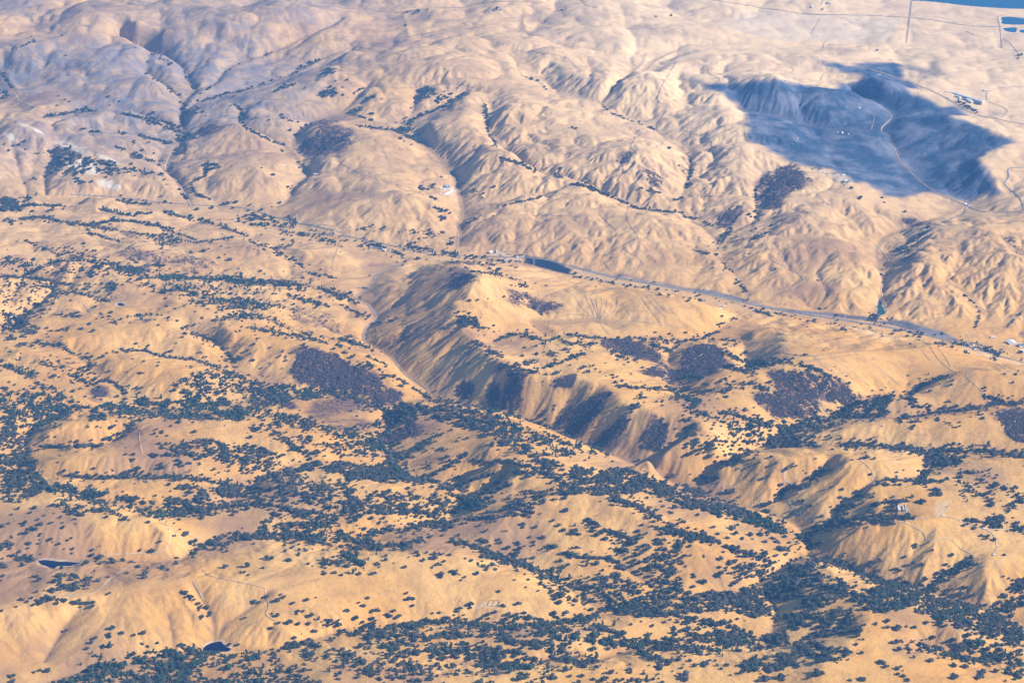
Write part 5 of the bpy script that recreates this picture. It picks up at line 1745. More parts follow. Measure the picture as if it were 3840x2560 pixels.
# ------------------------------------------------------------------ ponds
M_WATER = simple_mat('pond_water', (.002, .004, .030), .2, spec=.12)
M_GREENW = simple_mat('algae_water', (.02, .075, .060), .35, spec=.3)
M_BLUEW = simple_mat('reservoir_water', (.004, .085, .19), .35, spec=.15)
for k, (P, zw, lab) in enumerate(pond_data):
    n = len(P)
    c = P.mean(0)
    Q = np.vstack([c + (P - c) * 1.015, c[None]])
    v = np.column_stack([Q, np.full(n + 1, zw)])
    f = [(i, (i + 1) % n, n) for i in range(n)]
    area = sum(P[i, 0] * P[(i + 1) % n, 1] - P[(i + 1) % n, 0] * P[i, 1] for i in range(n))
    if area < 0:
        f = [q[::-1] for q in f]
    link('pond' if k < 5 else 'lake' if k == 5 else 'reservoir', pymesh('pond', v, f, M_WATER if k < 4 else M_GREENW if k == 4 else M_BLUEW), kind='structure', label=lab)

# ------------------------------------------------------------------ roads and tracks
M_ROAD = {'a': simple_mat('asphalt', (.24, .235, .245), .85, .15, .02), 'p': simple_mat('pale_dirt', (.56, .44, .31), .95, .12, .03),
          'd': simple_mat('worn_track', (.37, .28, .205), .95, .2, .03), 'g': simple_mat('grey_gravel', (.31, .27, .255), .95, .15, .03), 'r': simple_mat('red_dirt', (.58, .36, .21), .95, .12, .03)}


def ground_line(tile, pts, step=14.0):
    """a line of sight positions -> pieces of polyline on the ground"""
    u, v = px(tile, pts[:, 0], pts[:, 1])
    P = catmull(np.column_stack([u, v]), 10)
    W = np.column_stack(spot(P[:, 0], P[:, 1]))
    d = np.hypot(*np.diff(W[:, :2], axis=0).T)
    lim = max(160.0, 5 * np.median(d))
    pieces, cur = [], [W[0]]
    for k in range(1, len(W)):
        if d[k - 1] > lim:
            pieces.append(cur)
            cur = []
        cur.append(W[k])
    pieces.append(cur)
    out = []
    for q in pieces:
        if len(q) > 2:
            q = np.array(q)
            for _ in range(2):
                q[1:-1] = (q[:-2] + 2 * q[1:-1] + q[2:]) / 4
            out.append(resample(q, step))
    return out


def strip(pl, w, lift=.9, off=0.0):
    """ribbon draped on the ground"""
    t = np.gradient(pl[:, :2], axis=0)
    t /= np.linalg.norm(t, axis=1)[:, None] + 1e-9
    nrm = np.column_stack([-t[:, 1], t[:, 0]])
    cols = []
    mid = pl[:, :2] + nrm * off
    for o in (-.5, -.17, .17, .5):
        p = mid + nrm * w * o
        cols.append(np.column_stack([p, ground_z(p[:, 0], p[:, 1]) + lift]))
    V = np.stack(cols, 1).reshape(-1, 3)
    n = len(pl)
    F = [(4 * i + j, 4 * i + j + 4, 4 * i + j + 5, 4 * i + j + 1) for i in range(n - 1) for j in range(3)]
    return V, F


freeway_line = None
for l in ROADS.strip().splitlines():
    cls, head, body = l.split('|')
    w, nm = head.split(' ', 1)
    tile, pts = body.split(' ', 1)
    pts = np.array([[float(q) for q in p.split(',')] for p in pts.split()])
    w = float(w)
    mb = MB()
    for pl in ground_line(tile, pts):
        if nm == 'freeway':
            freeway_line = pl if freeway_line is None or len(pl) > len(freeway_line) else freeway_line
            mb.add(*strip(pl, 10.0, 1.0, -7.5))
            mb.add(*strip(pl, 10.0, 1.0, 7.5))
        else:
            mb.add(*strip(pl, w, 1.7))
    if mb.v:
        link(nm.replace(' ', '_'), mb.mesh(nm.replace(' ', '_'), M_ROAD[cls]), kind='structure')
print('roads', round(time.time() - T0, 1))

# ------------------------------------------------------------------ trees and brush
M_BARK = simple_mat('bark', (.09, .07, .055), .95, .2, .8)


def leaf_mat(name, a, b):
    g = NT_(name)
    pos = g.node('ShaderNodeNewGeometry').outputs['Position']
    info = g.t.nodes.new('ShaderNodeObjectInfo').outputs['Random']
    n = g.noise(.35, 3, .7, pos)
    f = g.math('ADD', g.math('MULTIPLY', g.ramp(n, .3, .7), .4), g.math('MULTIPLY', g.math('POWER', info, 1.6), .6))
    g.wire(g.mix(f, a, b), g.b.inputs['Base Color'])
    g.b.inputs['Specular IOR Level'].default_value = .15
    g.b.inputs['Roughness'].default_value = .8
    return g.m


M_OAK = leaf_mat('oak_leaves', (.020, .031, .026), (.066, .074, .050))
M_GREEN = leaf_mat('fresh_leaves', (.023, .050, .038), (.042, .078, .054))
M_GREY = leaf_mat('grey_leaves', (.060, .062, .060), (.100, .092, .085))
M_SAGE = leaf_mat('sage_brush', (.060, .048, .052), (.110, .080, .078))


def ico(sub=1):
    p = (1 + 5 ** .5) / 2
    v = [(-1, p, 0), (1, p, 0), (-1, -p, 0), (1, -p, 0), (0, -1, p), (0, 1, p), (0, -1, -p), (0, 1, -p), (p, 0, -1), (p, 0, 1), (-p, 0, -1), (-p, 0, 1)]
    f = [(0, 11, 5), (0, 5, 1), (0, 1, 7), (0, 7, 10), (0, 10, 11), (1, 5, 9), (5, 11, 4), (11, 10, 2), (10, 7, 6), (7, 1, 8), (3, 9, 4), (3, 4, 2),
         (3, 2, 6), (3, 6, 8), (3, 8, 9), (4, 9, 5), (2, 4, 11), (6, 2, 10), (8, 6, 7), (9, 8, 1)]
    v = [np.array(q, float) / np.linalg.norm(q) for q in v]
    for _ in range(sub):
        cache, nf = {}, []

        def mid(a, b):
            k = (min(a, b), max(a, b))
            if k not in cache:
                q = v[a] + v[b]
                v.append(q / np.linalg.norm(q))
                cache[k] = len(v) - 1
            return cache[k]
        for a, b, c in f:
            ab, bc, ca = mid(a, b), mid(b, c), mid(c, a)
            nf += [(a, ab, ca), (b, bc, ab), (c, ca, bc), (ab, bc, ca)]
        f = nf
    return np.array(v), f


ICO1, ICO2 = ico(1), ico(2)


def crown_mesh(seed, mat, lobes=9, height=.8, name='crown', sprays=90, tall=False):
    """unit-width crown (about 1 m wide, scaled later): overlapping ragged lobes and loose leaf sprays"""
    r = np.random.default_rng(seed)
    mb = MB()
    cs = []
    for k in range(lobes):
        a = 6.283 * (k + r.uniform(-.3, .3)) / lobes
        if tall:
            zc = .25 + .95 * k / lobes
            d = r.uniform(.02, .12)
            rad = r.uniform(.17, .27) * (1.15 - .6 * k / lobes)
        elif k == 0:
            d, zc, rad = 0, height * .62, .30
        else:
            d = r.uniform(.20, .32)
            zc = height * r.uniform(.34, .70)
            rad = r.uniform(.17, .27)
        c = np.array([d * math.cos(a), d * math.sin(a), zc])
        cs.append((c, rad))
        V, F = ICO1
        q = V * rad * np.array([1, 1, .82])
        q = q * (1 + .30 * r.standard_normal((len(q), 1)).clip(-1, 1))
        mb.add(q + c, F)
    for k in range(sprays):
        c, rad = cs[r.integers(len(cs))]
        d = r.standard_normal(3)
        d /= np.linalg.norm(d)
        d[2] = abs(d[2]) * .8 - .15
        p = c + d * rad * r.uniform(.95, 1.25) * np.array([1, 1, .85])
        s = r.uniform(.03, .065)
        e1, e2 = r.standard_normal(3), r.standard_normal(3)
        e1 /= np.linalg.norm(e1)
        e2 /= np.linalg.norm(e2)
        mb.add([p - e1 * s, p + e2 * s, p + e1 * s, p - e2 * s * .8], [(0, 1, 2, 3)])
    return mb.mesh(name, mat)


def trunk_mesh(seed, height=.8, tall=False):
    r = np.random.default_rng(seed + 500)
    mb = MB()
    top = np.array([r.uniform(-.04, .04), r.uniform(-.04, .04), height * .38])
    mb.bar((0, 0, -.12), top, .045, .03, 6)
    for k in range(3 if not tall else 1):
        a = 2.09 * k + r.uniform(0, 1)
        d = .2 if not tall else .02
        mb.bar(top, top + np.array([d * math.cos(a), d * math.sin(a), height * (.3 if not tall else .6)]), .026, .012, 5)
    return mb.mesh('trunk', M_BARK)


CROWNS = [crown_mesh(10 + k, M_OAK, 8 + k % 3, [.72, .8, .66, .85, .75][k]) for k in range(5)]
CROWNS += [crown_mesh(30, M_GREY, 8, .7), crown_mesh(31, M_GREEN, 9, .85), crown_mesh(32, M_GREEN, 9, 1.1, tall=True)]
TRUNKS = [trunk_mesh(k, [.72, .8, .66, .85, .75, .7, .85, 1.1][k], k == 7) for k in range(8)]

# --- collect tree positions from the sightings
tu, tv, tk = [], [], []          # photo px, and what kind of stand
r = np.random.default_rng(42)
for l in TREES.strip().splitlines():
    head, body = l.split('|')
    h = head.split()
    tile, typ = h[0], h[1]
    pts = [[float(q) for q in p.split(',')] for p in body.split()]
    if typ == 'S':
        for p in pts:
            n = int(p[2]) if len(p) > 2 else 1
            # a knot of n crowns reads as one or a few blobs: fewer, larger trees
            n = max(1, int(round(n * .62)))
            for k in range(n):
                s = 0 if n == 1 else 5 + 3.2 * n
                u, v = px(tile, p[0] + r.normal() * s * .62, p[1] + r.normal() * s * .34)
                tu.append(u), tv.append(v), tk.append(0)
    elif typ == 'B':
        n, hh = int(float(h[2]) * 1.7), float(h[3])
        L = catmull(np.array(pts)[:, :2], 12)
        seg = np.concatenate([[0], np.cumsum(np.hypot(*np.diff(L, axis=0).T))])
        q = (np.arange(n) + r.uniform(0, 1, n)) / n * seg[-1]
        wob = np.where(r.uniform(0, 1, n) < .72, .55, 1.7)
        x = np.interp(q, seg, L[:, 0]) + r.normal(0, 1, n) * hh * wob
        y = np.interp(q, seg, L[:, 1]) + r.normal(0, .9, n) * hh * wob
        gap = fbm(x / 38, y / 30, 91, 2) > -.34
        x, y = x[gap], y[gap]
        n = len(x)
        u, v = px(tile, x, y)
        tu += list(u)
        tv += list(v)
        tk += [1] * n
    else:
        n = int(float(h[2]) * 2.2)
        P = np.array(pts)[:, :2]
        lo, hi = P.min(0), P.max(0)
        got = 0
        ex, ey = [], []
        for _ in range(60):
            x, y = r.uniform(lo[0], hi[0], 4 * n), r.uniform(lo[1], hi[1], 4 * n)
            # ragged outline and natural clumping
            jx, jy = x + 40 * fbm(x / 60, y / 45, 7, 3), y + 26 * fbm(x / 60, y / 45, 9, 3)
            ok = inside(P[:, 0], P[:, 1], jx, jy) & (r.uniform(0, 1, len(x)) < np.clip(.5 + 1.7 * fbm(x / 70, y / 30, 33, 3), .03, 1))
            ex += list(x[ok])
            ey += list(y[ok])
            if len(ex) >= n:
                break
        u, v = px(tile, np.array(ex[:n]), np.array(ey[:n]))
        tu += list(u)
        tv += list(v)
        tk += [2] * len(u)
tu, tv, tk = np.array(tu), np.array(tv), np.array(tk)
# strays standing off the woods
stray = (tk > 0) & (r.uniform(0, 1, len(tk)) < .13) & (tv > 850)
su, sv = tu[stray] + r.normal(0, 34, stray.sum()), tv[stray] + r.normal(0, 17, stray.sum())
tu, tv, tk = np.concatenate([tu, su]), np.concatenate([tv, sv]), np.concatenate([tk, np.full(len(su), 3)])
ok = (tu > -60) & (tu < 3900) & (tv < 2620)
tu, tv, tk = tu[ok], tv[ok], tk[ok]
tv = tv + 3.5 + 2.5 * np.clip((tv - 600) / 1500, 0, 1)        # sightings are of crowns: the foot is lower
tx, ty, tz = spot(tu, tv)
# the country goes on outside the frame: the same oaks, thinner
mt_ = r.uniform(-TM + .004, TM - .004, 5200)
my_ = np.exp(r.uniform(S0 + .01, math.log(14500), 5200))
mx_ = mt_ * my_
mz_ = ground_z(mx_, my_)
mu_, mv_ = seen_at(mx_, my_, mz_)
out_ = ((mu_ < -40) | (mu_ > 3880) | (mv_ > 2600)) & (fbm(mx_ / 420, my_ / 420, 501, 4) + .3 * vnoise(mx_ / 60, my_ / 60, 511) > .02)
tx, ty, tz = (np.concatenate([a, b[out_]]) for a, b in ((tx, mx_), (ty, my_), (tz, mz_)))
tu, tv, tk = np.concatenate([tu, mu_[out_]]), np.concatenate([tv, mv_[out_]]), np.concatenate([tk, np.full(out_.sum(), 3)])
slant = np.sqrt(tx ** 2 + ty ** 2 + (CAM_H - tz) ** 2)
size = np.exp(r.normal(math.log(11.6), .36, len(tx))) * np.where(tk == 0, 1.14, 1.0)
size = size * np.where((tv > 850) & (tv < 1650), .90, 1.0) * np.where(tv < 850, 1.35, 1.0)
size = size.clip(5.5, 25)
# thin out trees standing in each other
dry = np.ones(len(tx), bool)
for P_, zw_, _l in pond_data:
    dry &= ~inside(P_[:, 0], P_[:, 1], tx, ty)
order = np.argsort(-size)
cellmap, keep = {}, dry.copy()
for i in order:
    if not keep[i]:
        continue
    cx, cy = int(tx[i] // 30), int(ty[i] // 30)
    for a in (-1, 0, 1):
        for b in (-1, 0, 1):
            for j in cellmap.get((cx + a, cy + b), ()):
                if (tx[i] - tx[j]) ** 2 + (ty[i] - ty[j]) ** 2 < (.30 * (size[i] + size[j])) ** 2:
                    keep[i] = False
                    break
            if not keep[i]:
                break
        if not keep[i]:
            break
    if keep[i]:
        cellmap.setdefault((cx, cy), []).append(i)
tx, ty, tz, tu, tv, tk, size, slant = (a[keep] for a in (tx, ty, tz, tu, tv, tk, size, slant))
NTREE = len(tx)
kind = r.choice(5, NTREE)
kind = np.where(r.uniform(0, 1, NTREE) < .20, 5, kind)
grove = vnoise(tx / 220, ty / 220, 77) + .25 * r.normal(0, .6, NTREE)
kind = np.where((tk > 0) & (grove > .30), np.where(r.uniform(0, 1, NTREE) < .5, 6, 7), kind)
# fresh green grove at the left and the bottom wood
gu, gv = tu, tv
green_zone = (((gu > 170) & (gu < 390) & (gv > 1815) & (gv < 1872)) | ((gu > 180) & (gu < 1000) & (gv > 2420)) | ((gu < 800) & (gv > 1480) & (gv < 1560)))
kind = np.where(green_zone & (r.uniform(0, 1, NTREE) < .6), np.where(r.uniform(0, 1, NTREE) < .6, 6, 7), kind)
rot = r.uniform(0, 6.28, NTREE)
wide = size * r.uniform(.9, 1.15, NTREE)
print('trees', NTREE, round(time.time() - T0, 1))

# --- the 300 that show largest are things of their own
app = size / slant
app = np.where((tu > 8) & (tu < 3832) & (tv < 2552), app, 0)
single = np.zeros(NTREE, bool)
single[np.argsort(-app)[:300]] = True


def scatter_object(name, pos, scl, rz, idx, sources, label, category=None):
    """one object that draws its plants as instances of the given meshes (geometry nodes)"""
    col = bpy.data.collections.new(name + '_kinds')
    for k, parts in enumerate(sources):
        mb = bpy.data.meshes.new(f'{name}_kind')
        vs, fs, mi, n = [], [], [], 0
        for s, m in enumerate(parts):
            co = np.empty(len(m.vertices) * 3)
            m.vertices.foreach_get('co', co)
            vs.append(co.reshape(-1, 3))
            fs += [tuple(i + n for i in p.vertices) for p in m.polygons]
            mi += [s] * len(m.polygons)
            n += len(m.vertices)
            mb.materials.append(m.materials[0])
        mb.from_pydata(np.vstack(vs).tolist(), [], fs)
        mb.polygons.foreach_set('material_index', np.array(mi, np.int32))
        o = bpy.data.objects.new(f'{name}_{k:02d}', mb)
        col.objects.link(o)
    me = bpy.data.meshes.new(name)
    me.vertices.add(len(pos))
    me.vertices.foreach_set('co', np.asarray(pos, np.float32).ravel())
    for nm, typ, arr in (('scl', 'FLOAT_VECTOR', scl), ('rz', 'FLOAT_VECTOR', rz)):
        a = me.attributes.new(nm, typ, 'POINT')
        a.data.foreach_set('vector', np.asarray(arr, np.float32).ravel())
    a = me.attributes.new('idx', 'INT', 'POINT')
    a.data.foreach_set('value', np.asarray(idx, np.int32))
    ng = bpy.data.node_groups.new(name, 'GeometryNodeTree')
    ng.interface.new_socket('Geometry', in_out='INPUT', socket_type='NodeSocketGeometry')
    ng.interface.new_socket('Geometry', in_out='OUTPUT', socket_type='NodeSocketGeometry')
    N, Lk = ng.nodes, ng.links
    gi, go = N.new('NodeGroupInput'), N.new('NodeGroupOutput')
    ci = N.new('GeometryNodeCollectionInfo')
    ci.inputs['Collection'].default_value = col
    ci.inputs['Separate Children'].default_value = True
    ci.inputs['Reset Children'].default_value = True
    ip = N.new('GeometryNodeInstanceOnPoints')
    ip.inputs['Pick Instance'].default_value = True
    at = {}
    for nm, typ in (('scl', 'FLOAT_VECTOR'), ('rz', 'FLOAT_VECTOR'), ('idx', 'INT')):
        q = N.new('GeometryNodeInputNamedAttribute')
        q.data_type = typ
        q.inputs['Name'].default_value = nm
        at[nm] = q.outputs['Attribute']
    e2r = N.new('FunctionNodeEulerToRotation')
    Lk.new(at['rz'], e2r.inputs[0])
    Lk.new(gi.outputs[0], ip.inputs['Points'])
    Lk.new(ci.outputs[0], ip.inputs['Instance'])
    Lk.new(at['idx'], ip.inputs['Instance Index'])
    Lk.new(e2r.outputs[0], ip.inputs['Rotation'])
    Lk.new(at['scl'], ip.inputs['Scale'])
    Lk.new(ip.outputs[0], go.inputs[0])
    o = link(name, me, kind='stuff', label=label)
    md = o.modifiers.new('scatter', 'NODES')
    md.node_group = ng
    return o


rest = ~single
z3 = np.zeros(NTREE)
scatter_object('oak_woodland', np.column_stack([tx, ty, tz - .4])[rest], np.column_stack([wide, wide, size])[rest],
               np.column_stack([z3, z3, rot])[rest], kind[rest], [(CROWNS[k], TRUNKS[k]) for k in range(8)],
               'dark oaks scattered and massed over the golden hills')

# --- low brush
bp_u, bp_v, bp_w = [], [], []
for tile, w, pts in lines(BRUSH):
    P = pts[:, :2]
    a = abs(sum(P[i, 0] * P[(i + 1) % len(P), 1] - P[(i + 1) % len(P), 0] * P[i, 1] for i in range(len(P)))) / 2
    row = {'a': .08, 'b': .13, 'c': .06}[tile[0]]
    n = int(a * row * w[0] ** 1.5)
    lo, hi = P.min(0), P.max(0)
    x, y = r.uniform(lo[0] - 10, hi[0] + 10, 3 * n), r.uniform(lo[1] - 8, hi[1] + 8, 3 * n)
    jx, jy = x + 34 * fbm(x / 28, y / 28, 7, 3), y + 24 * fbm(x / 28, y / 28, 9, 3)
    ok = inside(P[:, 0], P[:, 1], jx, jy) & (r.uniform(0, 1, len(x)) < np.clip(.6 + 1.5 * fbm(x / 22, y / 16, 55, 3), .02, 1))
    x, y = x[ok][:n], y[ok][:n]
    u, v = px(tile, x, y)
    bp_u += list(u)
    bp_v += list(v)
bx_, by_, bz_ = spot(np.array(bp_u), np.array(bp_v))
bi = np.clip((np.log(by_) - S0) / D, 0, NS - 1).astype(int)
bj = np.clip((bx_ / by_ + TM) / D, 0, NT - 1).astype(int)
okb = brush[bi, bj] > r.uniform(.1, .8, len(bx_))
bx_, by_, bz_ = bx_[okb], by_[okb], bz_[okb]
nb = len(bx_)
bs_ = np.exp(r.normal(math.log(5.2), .4, nb))
BUSH = [crown_mesh(60 + k, M_SAGE, 4, .55, 'bush', 6) for k in range(3)]
scatter_object('sage_brush', np.column_stack([bx_, by_, bz_ - .6]), np.column_stack([bs_, bs_, bs_ * .9]),
               np.column_stack([np.zeros(nb), np.zeros(nb), r.uniform(0, 6.28, nb)]), r.integers(0, 3, nb), [(b,) for b in BUSH],
               'low purple brown brush darkening the gully slopes')
print('brush', nb, round(time.time() - T0, 1))

# ------------------------------------------------------------------ the nearest trees, each a thing of its own
ANCHORS = [  # tile, x, y, where it is
    ('c1', 330, 745, 'on the shore of the dark notched pond'), ('c1', 480, 870, 'in the loose grove below the notched pond'),
    ('c1', 400, 1000, 'in the tree line under the curved pale track'), ('c1', 240, 850, 'on the bare flat beside the notched pond'),
    ('c1', 60, 720, 'in the thicket at the edge above the notched pond'), ('c1', 190, 590, 'on the drab slope above the notched pond'),
    ('c1', 480, 430, 'on the open slope below the fresh green grove'), ('c1', 500, 255, 'in the fresh green grove on the drab hill'),
    ('c1', 130, 230, 'in the wood left of the fresh green grove'), ('c1', 740, 1240, 'on the spur above the bottom wood'),
    ('c1', 970, 1270, 'at the bare foot of the hill before the stock pond'), ('c1', 1330, 1000, 'in the line of oaks running down to the stock pond'),
    ('c1', 1430, 1100, 'in the knot of oaks at the gully above the stock pond'), ('c1', 1250, 1390, 'in the bottom wood beside the stock pond'),
    ('c1', 600, 1500, 'in the bottom wood along its ragged end'), ('c1', 1750, 1345, 'in the tree strip running on from the stock pond'),
    ('c1', 1950, 1060, 'on the slope under the red dirt road'), ('c1', 1180, 570, 'by the pale track over the broad bare hill'),
    ('c1', 640, 730, 'in the row trailing away from the notched pond'), ('c1', 1100, 770, 'on the crest of the broad bare hill'),
    ('c1', 1500, 640, 'in the woodland belt above the broad bare hill'), ('c1', 1700, 790, 'on the bare shoulder below the woodland belt'),
    ('c1', 2220, 1160, 'in the wooded gully past the end of the red dirt road'), ('c1', 320, 1475, 'by the grey bush patch near the bottom corner'),
    ('c1', 85, 1530, 'in the bottom corner below the drab slope'), ('c1', 15, 1070, 'at the edge of the bare slope under the tree line'),
    ('c1', 450, 1203, 'alone on the pale gullied hillside'), ('c1', 640, 1350, 'in the scatter above the bottom wood'),
    ('c1', 1500, 1480, 'among the oaks scattered below the stock pond'), ('c1', 2000, 1450, 'in the oak savanna along the bottom edge'),
    ('c1', 2100, 690, 'on the golden shoulder at the end of the woodland belt'), ('c1', 1300, 560, 'in the knots beside the curving pale track'),
    ('c2', 80, 720, 'in the dark gully left of the golden dome'), ('c2', 700, 780, 'on the crest of the golden dome'),
    ('c2', 460, 990, 'on the bare face of the golden dome'), ('c2', 900, 1050, 'beside the timber corral'),
    ('c2', 1220, 1030, 'right of the timber corral on open grass'), ('c2', 150, 1080, 'at the foot of the golden dome'),
    ('c2', 1200, 720, 'in the tree-filled gully right of the golden dome'), ('c2', 1500, 900, 'on the speckled slope right of the golden dome'),
    ('c2', 800, 1150, 'in the wood below the timber corral'), ('c2', 300, 1180, 'in the wood below the golden dome'),
    ('c2', 1500, 1180, 'in the wood beyond the timber corral'), ('c2', 400, 1320, 'in the savanna below the long wood'),
    ('c2', 1000, 1300, 'in the middle of the savanna below the timber corral'), ('c2', 1550, 1400, 'in the dense thicket low in the middle'),
    ('c2', 300, 1500, 'on the bottom edge left of the middle'), ('c2', 1200, 1520, 'on the bottom edge in the middle'),
    ('c2', 2000, 1500, 'on the bright slope along the bottom edge'), ('c2', 1850, 880, 'on the speckled flank facing the wooded gorge'),
    ('c2', 2150, 700, 'on the long golden flank above the gorge'), ('c2', 1950, 1230, 'in the wooded draw above the thicket'),
    ('c3', 150, 1020, 'in the gorge wood at its narrow upper end'), ('c3', 750, 880, 'on the dark shaded face of the wooded knoll'),
    ('c3', 950, 790, 'on top of the wooded knoll'), ('c3', 1300, 980, 'on the sunny side of the wooded knoll'),
    ('c3', 1500, 900, 'in the creek wood right of the wooded knoll'), ('c3', 1900, 1100, 'in the creek wood under the spurred golden hill'),
    ('c3', 950, 1110, 'among the long shadowed oaks below the knoll'), ('c3', 620, 1270, 'in the black clump below the knoll'),
    ('c3', 950, 1340, 'on the dark strip below the long shadowed oaks'), ('c3', 600, 1430, 'in the wood low beside the bright slope'),
    ('c3', 250, 1300, 'on the speckled slope left of the black clump'), ('c3', 200, 1480, 'on the bright slope at the bottom'),
    ('c3', 850, 1520, 'in the row on the bottom edge of the bright slope'), ('c3', 1450, 1180, 'on the bright ridge right of the black clump'),
    ('c3', 1500, 1290, 'on the bright ridge above the long tree line'), ('c3', 1900, 1370, 'in the long tree line down the bright ridge'),
    ('c3', 1450, 1440, 'on the smooth slope below the bright ridge'), ('c3', 1950, 1480, 'under the long tree line near the bottom'),
    ('c3', 2200, 1300, 'in the savanna at the far end of the creek wood'), ('c3', 2250, 1050, 'in the side gully beside the creek wood'),
    ('c3', 1850, 820, 'in the gully splitting the spurred golden hill'), ('c3', 2150, 930, 'on the spurred golden hill beyond its gully'),
    ('c3', 1400, 760, 'at the foot of the spurred golden hill'), ('c3', 900, 620, 'by the gorge mouth under the spurred golden hill'),
    ('c3', 560, 620, 'on the golden flank above the gorge mouth'), ('c3', 300, 780, 'on the lower golden flank facing the knoll'),
]
au = [px(a[0], a[1], a[2]) for a in ANCHORS]
au = np.array(au)
S_IDX = np.nonzero(single)[0]
near_cnt = np.array([int((((tx - tx[i]) ** 2 + (ty - ty[i]) ** 2) < 45 ** 2).sum()) - 1 for i in S_IDX])
which = np.array([int(np.argmin((au[:, 0] - tu[i]) ** 2 + ((au[:, 1] - tv[i]) * 1.5) ** 2)) for i in S_IDX])
KIND_WORD = {5: 'grey leaved oak', 6: 'fresh green oak', 7: 'tall green tree'}
labels = {}
by = {}
for n, i in enumerate(S_IDX):
    stand = 'lone' if near_cnt[n] == 0 else 'paired' if near_cnt[n] == 1 else 'clustered' if near_cnt[n] < 6 else 'crowded'
    kw = KIND_WORD.get(int(kind[i]), 'dark oak')
    by.setdefault((stand, kw, ANCHORS[which[n]][3]), []).append(i)
for (stand, kw, where), ids in by.items():
    if len(ids) == 1:
        labels[ids[0]] = (f'{stand} {kw} {where}', None)
        continue
    left = list(ids)
    for word, key in (('leftmost', lambda i: tu[i]), ('rightmost', lambda i: -tu[i]), ('highest up', lambda i: tv[i]),
                      ('lowest down', lambda i: -tv[i]), ('broadest', lambda i: -wide[i])):
        if len(left) < 1:
            break
        b = min(left, key=key)
        left.remove(b)
        labels[b] = (f'{stand} {kw} {where}, {word}' if word in ('highest up', 'lowest down') else f'{word} {stand} {kw} {where}', None)
    cu_, cv_ = np.mean([tu[i] for i in ids]), np.mean([tv[i] for i in ids])
    md = np.median([wide[i] for i in left]) if left else 0
    quad = {}
    for b in left:
        q = ('upper ' if tv[b] < cv_ else 'lower ') + ('left' if tu[b] < cu_ else 'right') + (' big' if wide[b] > md else ' small')
        quad.setdefault(q, []).append(b)
    for q, bs in quad.items():
        for k, b in enumerate(sorted(bs, key=lambda i: tu[i])):
            pos_ = '' if len(bs) == 1 else ('first ', 'second ', 'third ', 'fourth ', 'fifth ', 'sixth ', 'seventh ', 'eighth ', 'ninth ')[min(k, 8)]
            labels[b] = (f'{pos_}{q} {kw} of the {stand} ones {where}', f'{stand} {kw}s {where}')
seen_l = set()
for i in S_IDX:
    k = int(kind[i])
    nm = 'oak_tree' if k < 6 else 'green_tree' if k == 6 else 'tall_tree'
    root = link(nm, None, loc=(tx[i], ty[i], tz[i] - .3))
    root.rotation_euler = (0, 0, rot[i])
    root.scale = (wide[i], wide[i], size[i])
    lab, grp = labels[i]
    words_ = lab.split()
    tag(root, ' '.join(words_[:16]), 'tree', grp)
    link('crown', CROWNS[k], root)
    link('trunk', TRUNKS[k], root)

